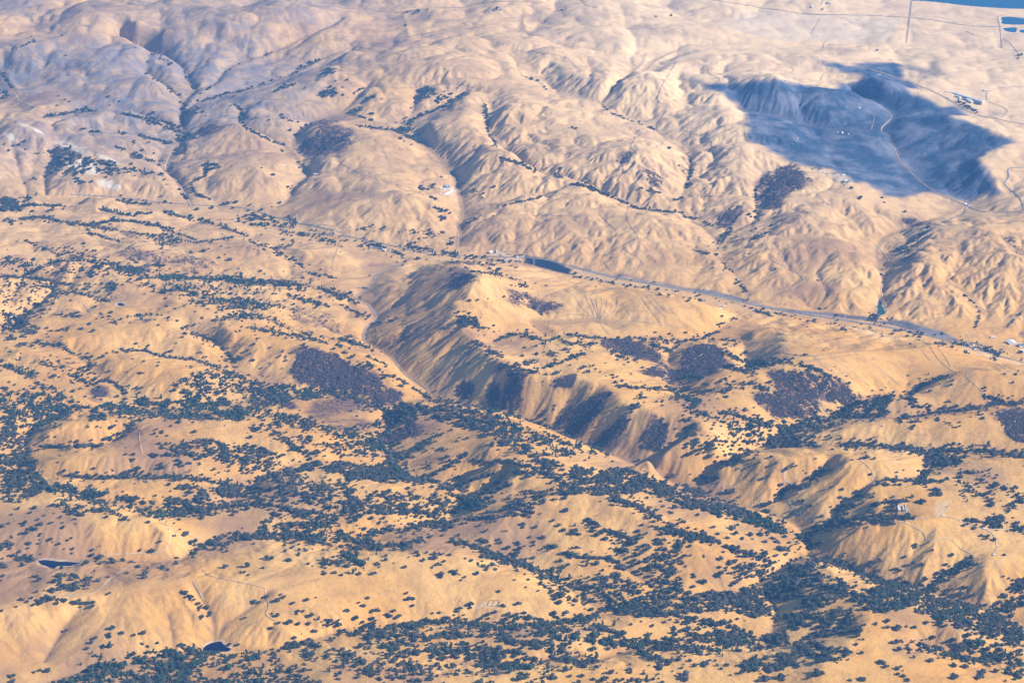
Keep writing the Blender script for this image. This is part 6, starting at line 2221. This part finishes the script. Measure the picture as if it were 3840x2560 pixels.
# ------------------------------------------------------------------ buildings
M_WALL = simple_mat('painted_wall', (.62, .60, .56), .8, .08, .1)
M_WHITE = simple_mat('white_metal_roof', (.80, .80, .80), .5, .04, .1, .3)
M_GREYR = simple_mat('grey_metal_roof', (.33, .37, .42), .55, .1, .1, .3)
M_BLUER = simple_mat('blue_metal_roof', (.12, .22, .36), .55, .1, .1, .3)
M_REDR = simple_mat('clay_roof', (.50, .24, .14), .85, .15, .2)
M_DARKR = simple_mat('dark_roof', (.05, .055, .075), .6, .1, .2)
M_DOOR = simple_mat('dark_opening', (.03, .03, .035), .8)
M_TIMBER = simple_mat('weathered_timber', (.16, .12, .10), .95, .2, .5)
ROOFS = {'w': M_WHITE, 'g': M_GREYR, 'b': M_BLUER, 'r': M_REDR, 'd': M_DARKR}
BUILDINGS = '''
shed|1656,710|22,14,5,0|w|barn|small white shed left of the ranch yard shelters
shed|1667.5,702.5|14,44,5,4|b|barn|blue roofed yard shelter, first in the ranch row
shed|1675,702.5|14,44,5,4|g|barn|grey roofed yard shelter between two others at the ranch
shed|1684,703|18,44,5,4|g|barn|broad grey yard shelter closing the ranch row
barn|1681,724|14,78,7,-32|w|barn|long white barn set askew below the ranch shelters
barn|1671,724|16,66,6,-32|r|barn|clay roofed barn lying along the long white barn
shed|1654,729.5|20,12,5,0|w|shed|white shed at the lower corner of the ranch yard
shed|1680,734|12,8,4,0|w|shed|tiny white shed below the long white barn
shed|1668.7,712|10,8,4,0|w|shed|tiny white hut in the ranch yard between shelters and barns
shed|1691,714.6|16,14,5,-30|w|shed|white shed behind the upper end of the long barn
house|1607,708|18,12,5,10|w|house|white house inside the green grove at the ranch
factory|3627,369|26,300,14,37|w|factory|very long white factory hall on the plain
shed|3634,378|26,40,10,37|w|factory|white wing on the middle of the long factory hall
shed|3640,384|22,36,10,37|w|factory|white wing beside the dark yard of the factory
shed|3593,365|20,40,8,37|w|factory|white block at the upper end of the factory hall
shed|3619,374|16,30,8,37|b|factory|blue roofed block under the factory hall
shed|3662,379|34,90,12,37|d|factory|dark roofed store at the lower end of the factory hall
shed|3555,346|26,20,6,0|w|shed|white shed farthest up the road past the factory
shed|3590,347|14,12,5,0|w|shed|small white hut behind the factory hall
house|3696,342|24,20,8,0|w|house|lone white block on the plain behind the factory
shed|3636,406|10,10,5,0|w|shed|tiny white hut on the road below the factory
shed|3053.6,633|26,10,3,35|d|shed|black flat roofed shed on the rim of the burnt basin
house|3077,645|24,14,5,10|w|house|white house with grey end on the basin rim
house|3108,653|20,16,5,15|r|house|pale house with clay roof on the basin rim
house|3163,658|22,16,5,20|w|house|white house at the tip of the basin rim road
barn|3171.5,681|24,30,7,10|w|barn|large white barn where the rim road ends
shed|3185,682|22,26,5,10|g|shed|grey shed beside the large white rim barn
shed|3129.5,653.6|12,8,4,0|d|shed|small dark hut between the rim houses
shed|3076,634|10,8,4,0|d|shed|small dark hut above the white rim house
warehouse|3793,1287|44,46,9,12|w|warehouse|large white warehouse beside the freeway
warehouse|3833,1298|46,30,9,14|b|warehouse|long blue shaded warehouse at the edge of the picture
shed|3832,1315|26,14,5,14|w|shed|low white building below the blue warehouse
shed|3724,1264.6|26,12,4,0|w|shed|white trailers on the bare pad above the warehouse
house|3656,1310|14,10,4,20|w|house|white cabin at the head of the roadside row
house|3664,1311|12,9,4,20|w|house|white cabin second in the roadside row
house|3672,1312|16,10,5,20|r|house|clay roofed cabin at the end of the roadside row
house|3651,1294|12,9,4,20|w|house|white cabin among the trees inside the road loop
house|3627,1287|12,9,4,20|g|house|grey roofed cabin at the top of the road loop
barn|1424,934|12,64,5,68|b|barn|long blue roofed poultry barn in the valley hamlet
barn|1440,938.6|16,16,6,68|w|barn|white end block of the hamlet barn
house|1462,941|14,10,4,0|w|house|white cottage right of the hamlet barn
house|1480,957|14,10,4,0|r|house|clay roofed cottage on the slope below the hamlet
house|1401,930|16,12,4,0|g|house|grey roofed cottage at the start of the hamlet
house|1400,918|14,10,4,0|w|house|white cottage behind the hamlet trees
barn|1839,947|28,18,7,60|w|barn|white barn in the yard at the canyon mouth
shed|1862,940|40,4,3,85|w|trailer|long white trailer above the canyon mouth barn
shed|1890,938.7|16,5,4,0|w|shed|white container pair above the canyon mouth road
shed|1915,952|16,5,4,0|w|shed|white container near the row of roadside oaks
shed|1876.6,956|12,9,4,0|r|house|clay roofed hut by the oak on the valley road
house|1940.6,967|14,10,4,0|w|house|white house left of the charred field
shed|1903,955.5|8,5,3,0|d|shed|small dark container on the valley road
shed|1896.7,945|8,5,3,0|d|shed|small dark container in the middle of the yard
house|2708,1152|18,10,4,20|b|house|blue roofed house in the roadside compound below the freeway
house|2694,1143|14,8,4,20|g|house|grey roofed house at the corner of the roadside compound
house|2716,1149|12,8,4,20|w|house|white house right in the roadside compound
house|2702,1158|12,8,4,20|w|house|white house lowest in the roadside compound
barn|3158,500|26,12,6,70|w|barn|long white barn inside the burnt basin
shed|3141,499|12,9,5,70|w|shed|white shed left of the long basin barn
shed|3181,505|13,9,5,70|w|shed|white shed right of the long basin barn
shed|3092,496|14,9,4,0|d|shed|dark shed by the track west of the basin barn
tank|2990,521|10,10,9,0|w|tank|small white tank alone in the burnt basin
house|3223,406|16,12,5,0|w|house|white house high in the burnt basin valley
shed|3350,236|14,12,6,0|w|shed|white hut on the far crest of the burnt ground
shed|2946,305|12,10,6,0|w|shed|white hut on the dark summit of the burnt basin
house|3296,282|26,10,5,0|w|house|pale farm at the upper end of the burnt ground
house|872,823|16,10,5,0|r|house|clay roofed house in the orchard of the left valley
house|883,826|14,10,5,0|w|house|white house in the orchard of the left valley
shed|899,833|20,8,4,0|g|shed|grey shed at the edge of the valley orchard
barn|1184,654|26,12,5,0|w|barn|white barn alone beside the canyon road
house|1064,624|18,9,4,0|w|house|white house under the oaks up the canyon
shed|1078,625|12,8,4,0|g|shed|grey shed near the oaks up the canyon
house|2010,11|0,0,0,0|w|x|skip
barn|3045,27|60,16,6,80|w|barn|long white barn at the far plain crossroads
barn|3085,37|46,14,6,80|b|barn|blue roofed barn at the far plain crossroads
barn|3103,14|50,14,6,80|b|barn|blue roofed barn beyond the far plain crossroads
barn|3115,15|26,14,6,80|w|barn|white barn end beyond the far plain crossroads
house|3728,2080|10,8,3,0|w|house|white cabin at the end of the hilltop track
shed|3537,1932|14,6,3,10|w|shed|white roofed shed at the edge of the graded pad
shed|3602,1955|12,4,3,0|w|shed|white container beside the hilltop road
shed|3692,1982|12,4,3,0|w|shed|second white container farther along the hilltop road
shed|3552,1901|14,3,3,35|d|shed|brown container standing askew on the graded pad
house|3622,1618|12,8,4,0|w|x|skip
house|3621,766|18,12,4,20|w|house|white house at the fork below the burnt basin
shed|3634,769|18,10,4,20|b|shed|blue roofed shed at the fork below the burnt basin
house|3466,860|16,12,4,0|w|house|white farmhouse in the dark canyon head
shed|3474,866|14,10,4,0|g|shed|grey shed beside the canyon head farmhouse
shed|1350,1080|16,10,4,10|b|shed|blue roofed shed beside the grey creek
'''


def gable(w, d, h, over=.5, rise=.22):
    """walls (open-topped prism with gable ends) and a roof with eaves, as two builders"""
    a, b = MB(), MB()
    x, y, r = w / 2, d / 2, h + rise * min(w, d)
    if w <= d:
        a.add([(-x, -y, -4), (x, -y, -4), (x, y, -4), (-x, y, -4), (-x, -y, h), (x, -y, h), (x, y, h), (-x, y, h), (0, -y, r), (0, y, r)],
              [(0, 1, 5, 4), (1, 2, 6, 5), (2, 3, 7, 6), (3, 0, 4, 7), (4, 5, 8), (6, 7, 9)])
        X_, Y_ = x + over, y + over
        q = over * (r - h) / x
        top = [(-X_, -Y_, h - q), (0, -Y_, r), (X_, -Y_, h - q), (-X_, Y_, h - q), (0, Y_, r), (X_, Y_, h - q)]
        v = [(p[0], p[1], p[2] + .05) for p in top] + [(p[0], p[1], p[2] + .35) for p in top]
        f = [(6, 7, 10, 9), (7, 8, 11, 10), (0, 3, 4, 1), (1, 4, 5, 2), (0, 1, 7, 6), (1, 2, 8, 7), (3, 9, 10, 4), (4, 10, 11, 5), (0, 6, 9, 3), (2, 5, 11, 8)]
        b.add(v, f)
    else:
        a2, b2 = gable(d, w, h, over, rise)
        for s, t in ((a2, a), (b2, b)):
            t.add([(-p[1], p[0], p[2]) for p in s.v], s.f)
    return a, b


door_me = MB().box(-1.6, 1.6, -.15, .15, 0, 3).mesh('door', M_DOOR)
for l in BUILDINGS.strip().splitlines():
    nm, uv, dim, rf, cat, lab = l.split('|')
    w, d, h, rz = (float(q) for q in dim.split(','))
    if lab == 'skip':
        continue
    u, v = (float(q) for q in uv.split(','))
    x, y, z = (float(q[0]) for q in spot(u, v))
    root = link(nm, None, loc=(x, y, z), label=lab, category=cat)
    root.rotation_euler = (0, 0, R(rz))
    if nm == 'tank':
        mb = MB()
        mb.bar((0, 0, -2), (0, 0, h), w / 2, n=14)
        link('shell', mb.mesh('shell', M_WHITE), root)
        mb = MB()
        mb.bar((0, 0, h + .01), (0, 0, h + 1.6), w / 2 + .2, .5, n=14)
        link('roof', mb.mesh('roof', M_GREYR), root)
        continue
    a, b = gable(w, d, h, .6, .14 if w > 20 else .2)
    link('wall', a.mesh('wall', M_WALL), root)
    link('roof', b.mesh('roof', ROOFS[rf]), root)
    dr = link('door', door_me, root, loc=(0, -d / 2 - .12, 0))
    if w > 20:
        dr.scale = (2.2, 1, 1.4)

# ------------------------------------------------------------------ power pylons
M_STEEL = simple_mat('galvanised_steel', (.55, .57, .60), .5, .05, .2, .4, .3)


def pylon_meshes():
    body, arms = MB(), []
    hw = 5.5
    for sx in (-1, 1):
        for sy in (-1, 1):
            body.bar((sx * hw, sy * hw, -2), (sx * 1.3, sy * 1.3, 34), .32, .24)
            body.bar((sx * 1.3, sy * 1.3, 34), (sx * .5, sy * .5, 50), .24, .18)
    lv = [0, 9, 17, 24, 30, 34]
    for z0, z1 in zip(lv, lv[1:]):
        r0, r1 = hw - (hw - 1.3) * z0 / 34, hw - (hw - 1.3) * z1 / 34
        for s in (-1, 1):
            body.bar((-r0, s * r0, z0), (r1, s * r1, z1), .14)
            body.bar((r0, s * r0, z0), (-r1, s * r1, z1), .14)
            body.bar((s * r0, -r0, z0), (s * r1, r1, z1), .14)
            body.bar((s * r0, r0, z0), (s * r1, -r1, z1), .14)
    for z, w in ((34, 9), (40, 11), (46, 8)):
        a = MB()
        a.bar((-w, 0, z), (w, 0, z), .22)
        a.bar((-w, 0, z), (0, 0, z + 2.4), .15)
        a.bar((w, 0, z), (0, 0, z + 2.4), .15)
        arms.append(a.mesh('cross_arm', M_STEEL))
    return body.mesh('lattice_mast', M_STEEL), arms


py_body, py_arms = pylon_meshes()
PYLONS = [
    ('b1', 1327, 250, 'steel pylon on the mauve hill above the wood, left of its twin'), ('b1', 1352, 262, 'steel pylon on the mauve hill above the wood, right of its twin'),
    ('b1', 1000, 308, 'steel pylon rising from the wooded draw, left of its twin'), ('b1', 1022, 310, 'steel pylon rising from the wooded draw, right of its twin'),
    ('b1', 398, 598, 'steel pylon among oaks on the near hills, left of its twin'), ('b1', 415, 598, 'steel pylon among oaks on the near hills, right of its twin'),
    ('a1', 2030, 1512, 'steel pylon in the left valley by the orchard'), ('a1', 2250, 1540, 'steel pylon in the left valley past the orchard'),
    ('a1', 1365, 1330, 'steel pylon below the fields of the ring grove'), ('a1', 1650, 1416, 'steel pylon at the foot of the cracked dome hill'),
    ('a1', 500, 885, 'steel pylon above the creek trees on the drab hill'), ('a1', 707, 905, 'steel pylon between creek tree lines on the drab hill'),
    ('b3', 425, 500, 'steel pylon by the freeway under the creek oaks'), ('b3', 780, 588, 'steel pylon by the freeway below the smooth knoll'),
    ('b3', 1107, 660, 'steel pylon between freeway and frontage road'), ('b3', 60, 448, 'steel pylon on the freeway shoulder near the charred field'),
    ('b3', 700, 850, 'steel pylon on the crest of the golden hill'), ('b2', 1316, 268, 'steel pylon standing in the charred field'),
    ('b2', 1667, 322, 'steel pylon on the gravel beside the freeway'), ('b2', 1207, 112, 'steel pylon on the slope above the canyon mouth'),
    ('a3', 1203, 140, 'steel pylon on the far plain, left of the close pair'), ('a3', 1226, 136, 'steel pylon on the far plain, right of the close pair'),
    ('a3', 1365, 195, 'steel pylon on the far plain, nearer lone one'), ('a3', 1575, 105, 'steel pylon beside the dark lane on the far plain'),
    ('a3', 1195, 72, 'steel pylon on the far plain beyond the highway'),
]
for tile, x_, y_, lab in PYLONS:
    u, v = px(tile, x_, y_)
    x, y, z = (float(q[0]) for q in spot(u, v))
    root = link('power_pylon', None, loc=(x, y, z), label=lab, category='pylon', group='power pylons across the hills')
    root.rotation_euler = (0, 0, R(10 if tile[0] != 'a' else 35))
    link('lattice_mast', py_body, root)
    for m in py_arms:
        link('cross_arm', m, root)

# ------------------------------------------------------------------ traffic
CAR_COL = {'white': (.8, .8, .8), 'dark': (.03, .035, .045), 'silver': (.45, .46, .48), 'red': (.35, .03, .03), 'blue': (.04, .09, .25)}


def car_mesh(name, col):
    mb = MB()
    mb.add([(-2.2, -.9, .35), (2.2, -.9, .35), (2.2, .9, .35), (-2.2, .9, .35), (-2.2, -.9, .95), (2.2, -.85, .85), (2.2, .85, .85), (-2.2, .9, .95)],
           [(3, 2, 1, 0), (4, 5, 6, 7), (0, 1, 5, 4), (1, 2, 6, 5), (2, 3, 7, 6), (3, 0, 4, 7)])
    mb.add([(-1.9, -.82, .95), (1.1, -.82, .90), (1.1, .82, .90), (-1.9, .82, .95), (-1.4, -.65, 1.5), (.4, -.65, 1.5), (.4, .65, 1.5), (-1.4, .65, 1.5)],
           [(4, 5, 6, 7), (0, 1, 5, 4), (1, 2, 6, 5), (2, 3, 7, 6), (3, 0, 4, 7)])
    for sx in (-1.35, 1.35):
        for sy in (-.9, .9):
            mb.bar((sx, sy - .1, .33), (sx, sy + .1, .33), .33, n=8)
    return mb.mesh(name, simple_mat(name + '_paint', col, .35, spec=.5))


CARS = {k: car_mesh(k + '_car', c) for k, c in CAR_COL.items()}
tk_me = [MB().box(-8, 5.5, -1.25, 1.25, 1.1, 4).mesh('trailer', simple_mat('trailer_paint', (.8, .8, .8), .5)),
         MB().box(5.9, 8.4, -1.2, 1.2, .6, 3.2).mesh('cab', simple_mat('cab_paint', (.25, .05, .05), .4))]
mb = MB()
for sx in (-6.5, -5.2, 4, 7):
    for sy in (-1.1, 1.1):
        mb.bar((sx, sy - .15, .5), (sx, sy + .15, .5), .5, n=8)
tk_me.append(mb.mesh('wheels', M_DOOR))
r = np.random.default_rng(5)
fl = freeway_line
dist = np.concatenate([[0], np.cumsum(np.hypot(*np.diff(fl[:, :2], axis=0).T))])
FW_ON = {}
taken = []
ORD = ['first', 'second', 'third', 'fourth', 'fifth', 'sixth', 'seventh', 'eighth', 'ninth', 'tenth', 'eleventh', 'twelfth', 'thirteenth', 'fourteenth', 'fifteenth',
       'sixteenth', 'seventeenth', 'eighteenth', 'nineteenth', 'twentieth']
traffic = []
for n in range(64):
    s = r.uniform(.12, .97) * dist[-1]
    side = 1 if n % 2 else -1
    lane = side * (7.5 + r.choice([-3.6, -1.2, 1.2, 3.6]))
    if any(abs(s - q[0]) < 22 and abs(lane - q[1]) < 3 for q in taken):
        continue
    taken.append((s, lane))
    x, y = np.interp(s, dist, fl[:, 0]), np.interp(s, dist, fl[:, 1])
    x2, y2 = np.interp(s + 15, dist, fl[:, 0]), np.interp(s + 15, dist, fl[:, 1])
    a = math.atan2(y2 - y, x2 - x)
    x, y = x - math.sin(a) * lane, y + math.cos(a) * lane
    z = float(ground_z(x, y)[0]) + 1.25
    if n % 7 == 3:
        o = link('truck', None, loc=(x, y, z), label='white semi truck driving on the freeway', category='truck', group='trucks on the freeway')
        for nm, m in zip(('trailer', 'cab', 'wheel_set'), tk_me):
            link(nm, m, o)
    else:
        c = ['white', 'dark', 'silver', 'dark', 'white', 'red', 'blue'][r.integers(7)]
        o = link('car', CARS[c], loc=(x, y, z), label=f'{c} car driving on the freeway', category='car', group=f'{c} cars on the freeway')
    o.rotation_euler = (0, 0, a + (math.pi if side > 0 else 0))
    traffic.append((s, side, o))
count = {}
for s, side, o in sorted(traffic, key=lambda q: q[0]):
    g_ = (o['group'], side)
    k = count[g_] = count.get(g_, -1) + 1
    what = o['label'].split(' driving')[0]
    o['label'] = f"{ORD[k]} {what} along the freeway from the charred field, {'far' if side > 0 else 'near'} carriageway"
for row, (u0, v0, u1, v1, n) in enumerate(((3746, 1298, 3778, 1302, 9), (3757, 1293, 3792, 1302, 8), (3752, 1340, 3790, 1349, 6))):
    for k in range(n):
        f = k / (n - 1)
        x, y, z = (float(q[0]) for q in spot(u0 + (u1 - u0) * f + r.uniform(-.5, .5), v0 + (v1 - v0) * f))
        c = ['dark', 'white', 'silver', 'dark'][r.integers(4)]
        where = ['in the row before the large white warehouse', 'in the angled row by the large white warehouse', 'in the roadside row below the freeway'][row]
        o = link('car', CARS[c], loc=(x, y, z + .1), label=f'{c} car parked {where}', category='car', group=f'{c} cars parked {where}')
        o.rotation_euler = (0, 0, R(80))
        o['label'] = f'{c} car, {ORD[k]} from the left {where}'

# ------------------------------------------------------------------ small things on the near hills
u, v = px('c2', 1035, 1022)
x, y, z = (float(q[0]) for q in spot(u, v))
cor = link('corral', None, loc=(x, y, z), label='brown timber corral with two pens on bare grass', category='corral')
post = MB().box(-.35, .35, -.35, .35, -2, 2.6).mesh('post', M_TIMBER)
ring = [(-22, -16), (-12, 18), (8, 15), (24, 17), (28, -4), (17, -20), (-2, -19)]
links_ = [(0, 1), (1, 2), (2, 3), (3, 4), (4, 5), (5, 6), (6, 0), (2, 6)]
for a, b in links_:
    ax, ay = ring[a]
    bx2, by2 = ring[b]
    for k in range(3):
        qx, qy = ax + (bx2 - ax) * k / 3, ay + (by2 - ay) * k / 3
        link('post', post, cor, loc=(qx, qy, float(ground_z(x + qx, y + qy)[0]) - z))
    mb = MB()
    for hgt in (.9, 1.9):
        mb.bar((ax, ay, float(ground_z(x + ax, y + ay)[0]) - z + hgt), (bx2, by2, float(ground_z(x + bx2, y + by2)[0]) - z + hgt), .3)
    link('rail', mb.mesh('rail', M_TIMBER), cor)

u, v = px('c3', 1495, 362)
x, y, z = (float(q[0]) for q in spot(u, v))
M_CONC = simple_mat('pale_concrete', (.58, .55, .50), .9, .08, .2)
pit = link('loading_pit', None, loc=(x, y, z + .6), label='pale concrete pit with a dark slot cut into the hill', category='pit')
pit.rotation_euler = (0, 0, R(-4))
link('slab', MB().box(-17, -4.5, -36, 36, -6, 1.2).mesh('slab', M_CONC), pit)
link('slab', MB().box(4.5, 15, -36, 36, -6, 1.2).mesh('slab', M_CONC), pit)
link('slot_floor', MB().box(-4.5, 4.5, -36, 36, -7, .25).mesh('slot_floor', M_DARKR), pit)
link('end_wall', MB().box(-4.5, 4.5, 36, 38, -6, 3).mesh('end_wall', M_CONC), pit)
link('side_wall', MB().box(15, 16.5, -38, 38, -6, 4).mesh('side_wall', M_CONC), pit)
print('things', round(time.time() - T0, 1))
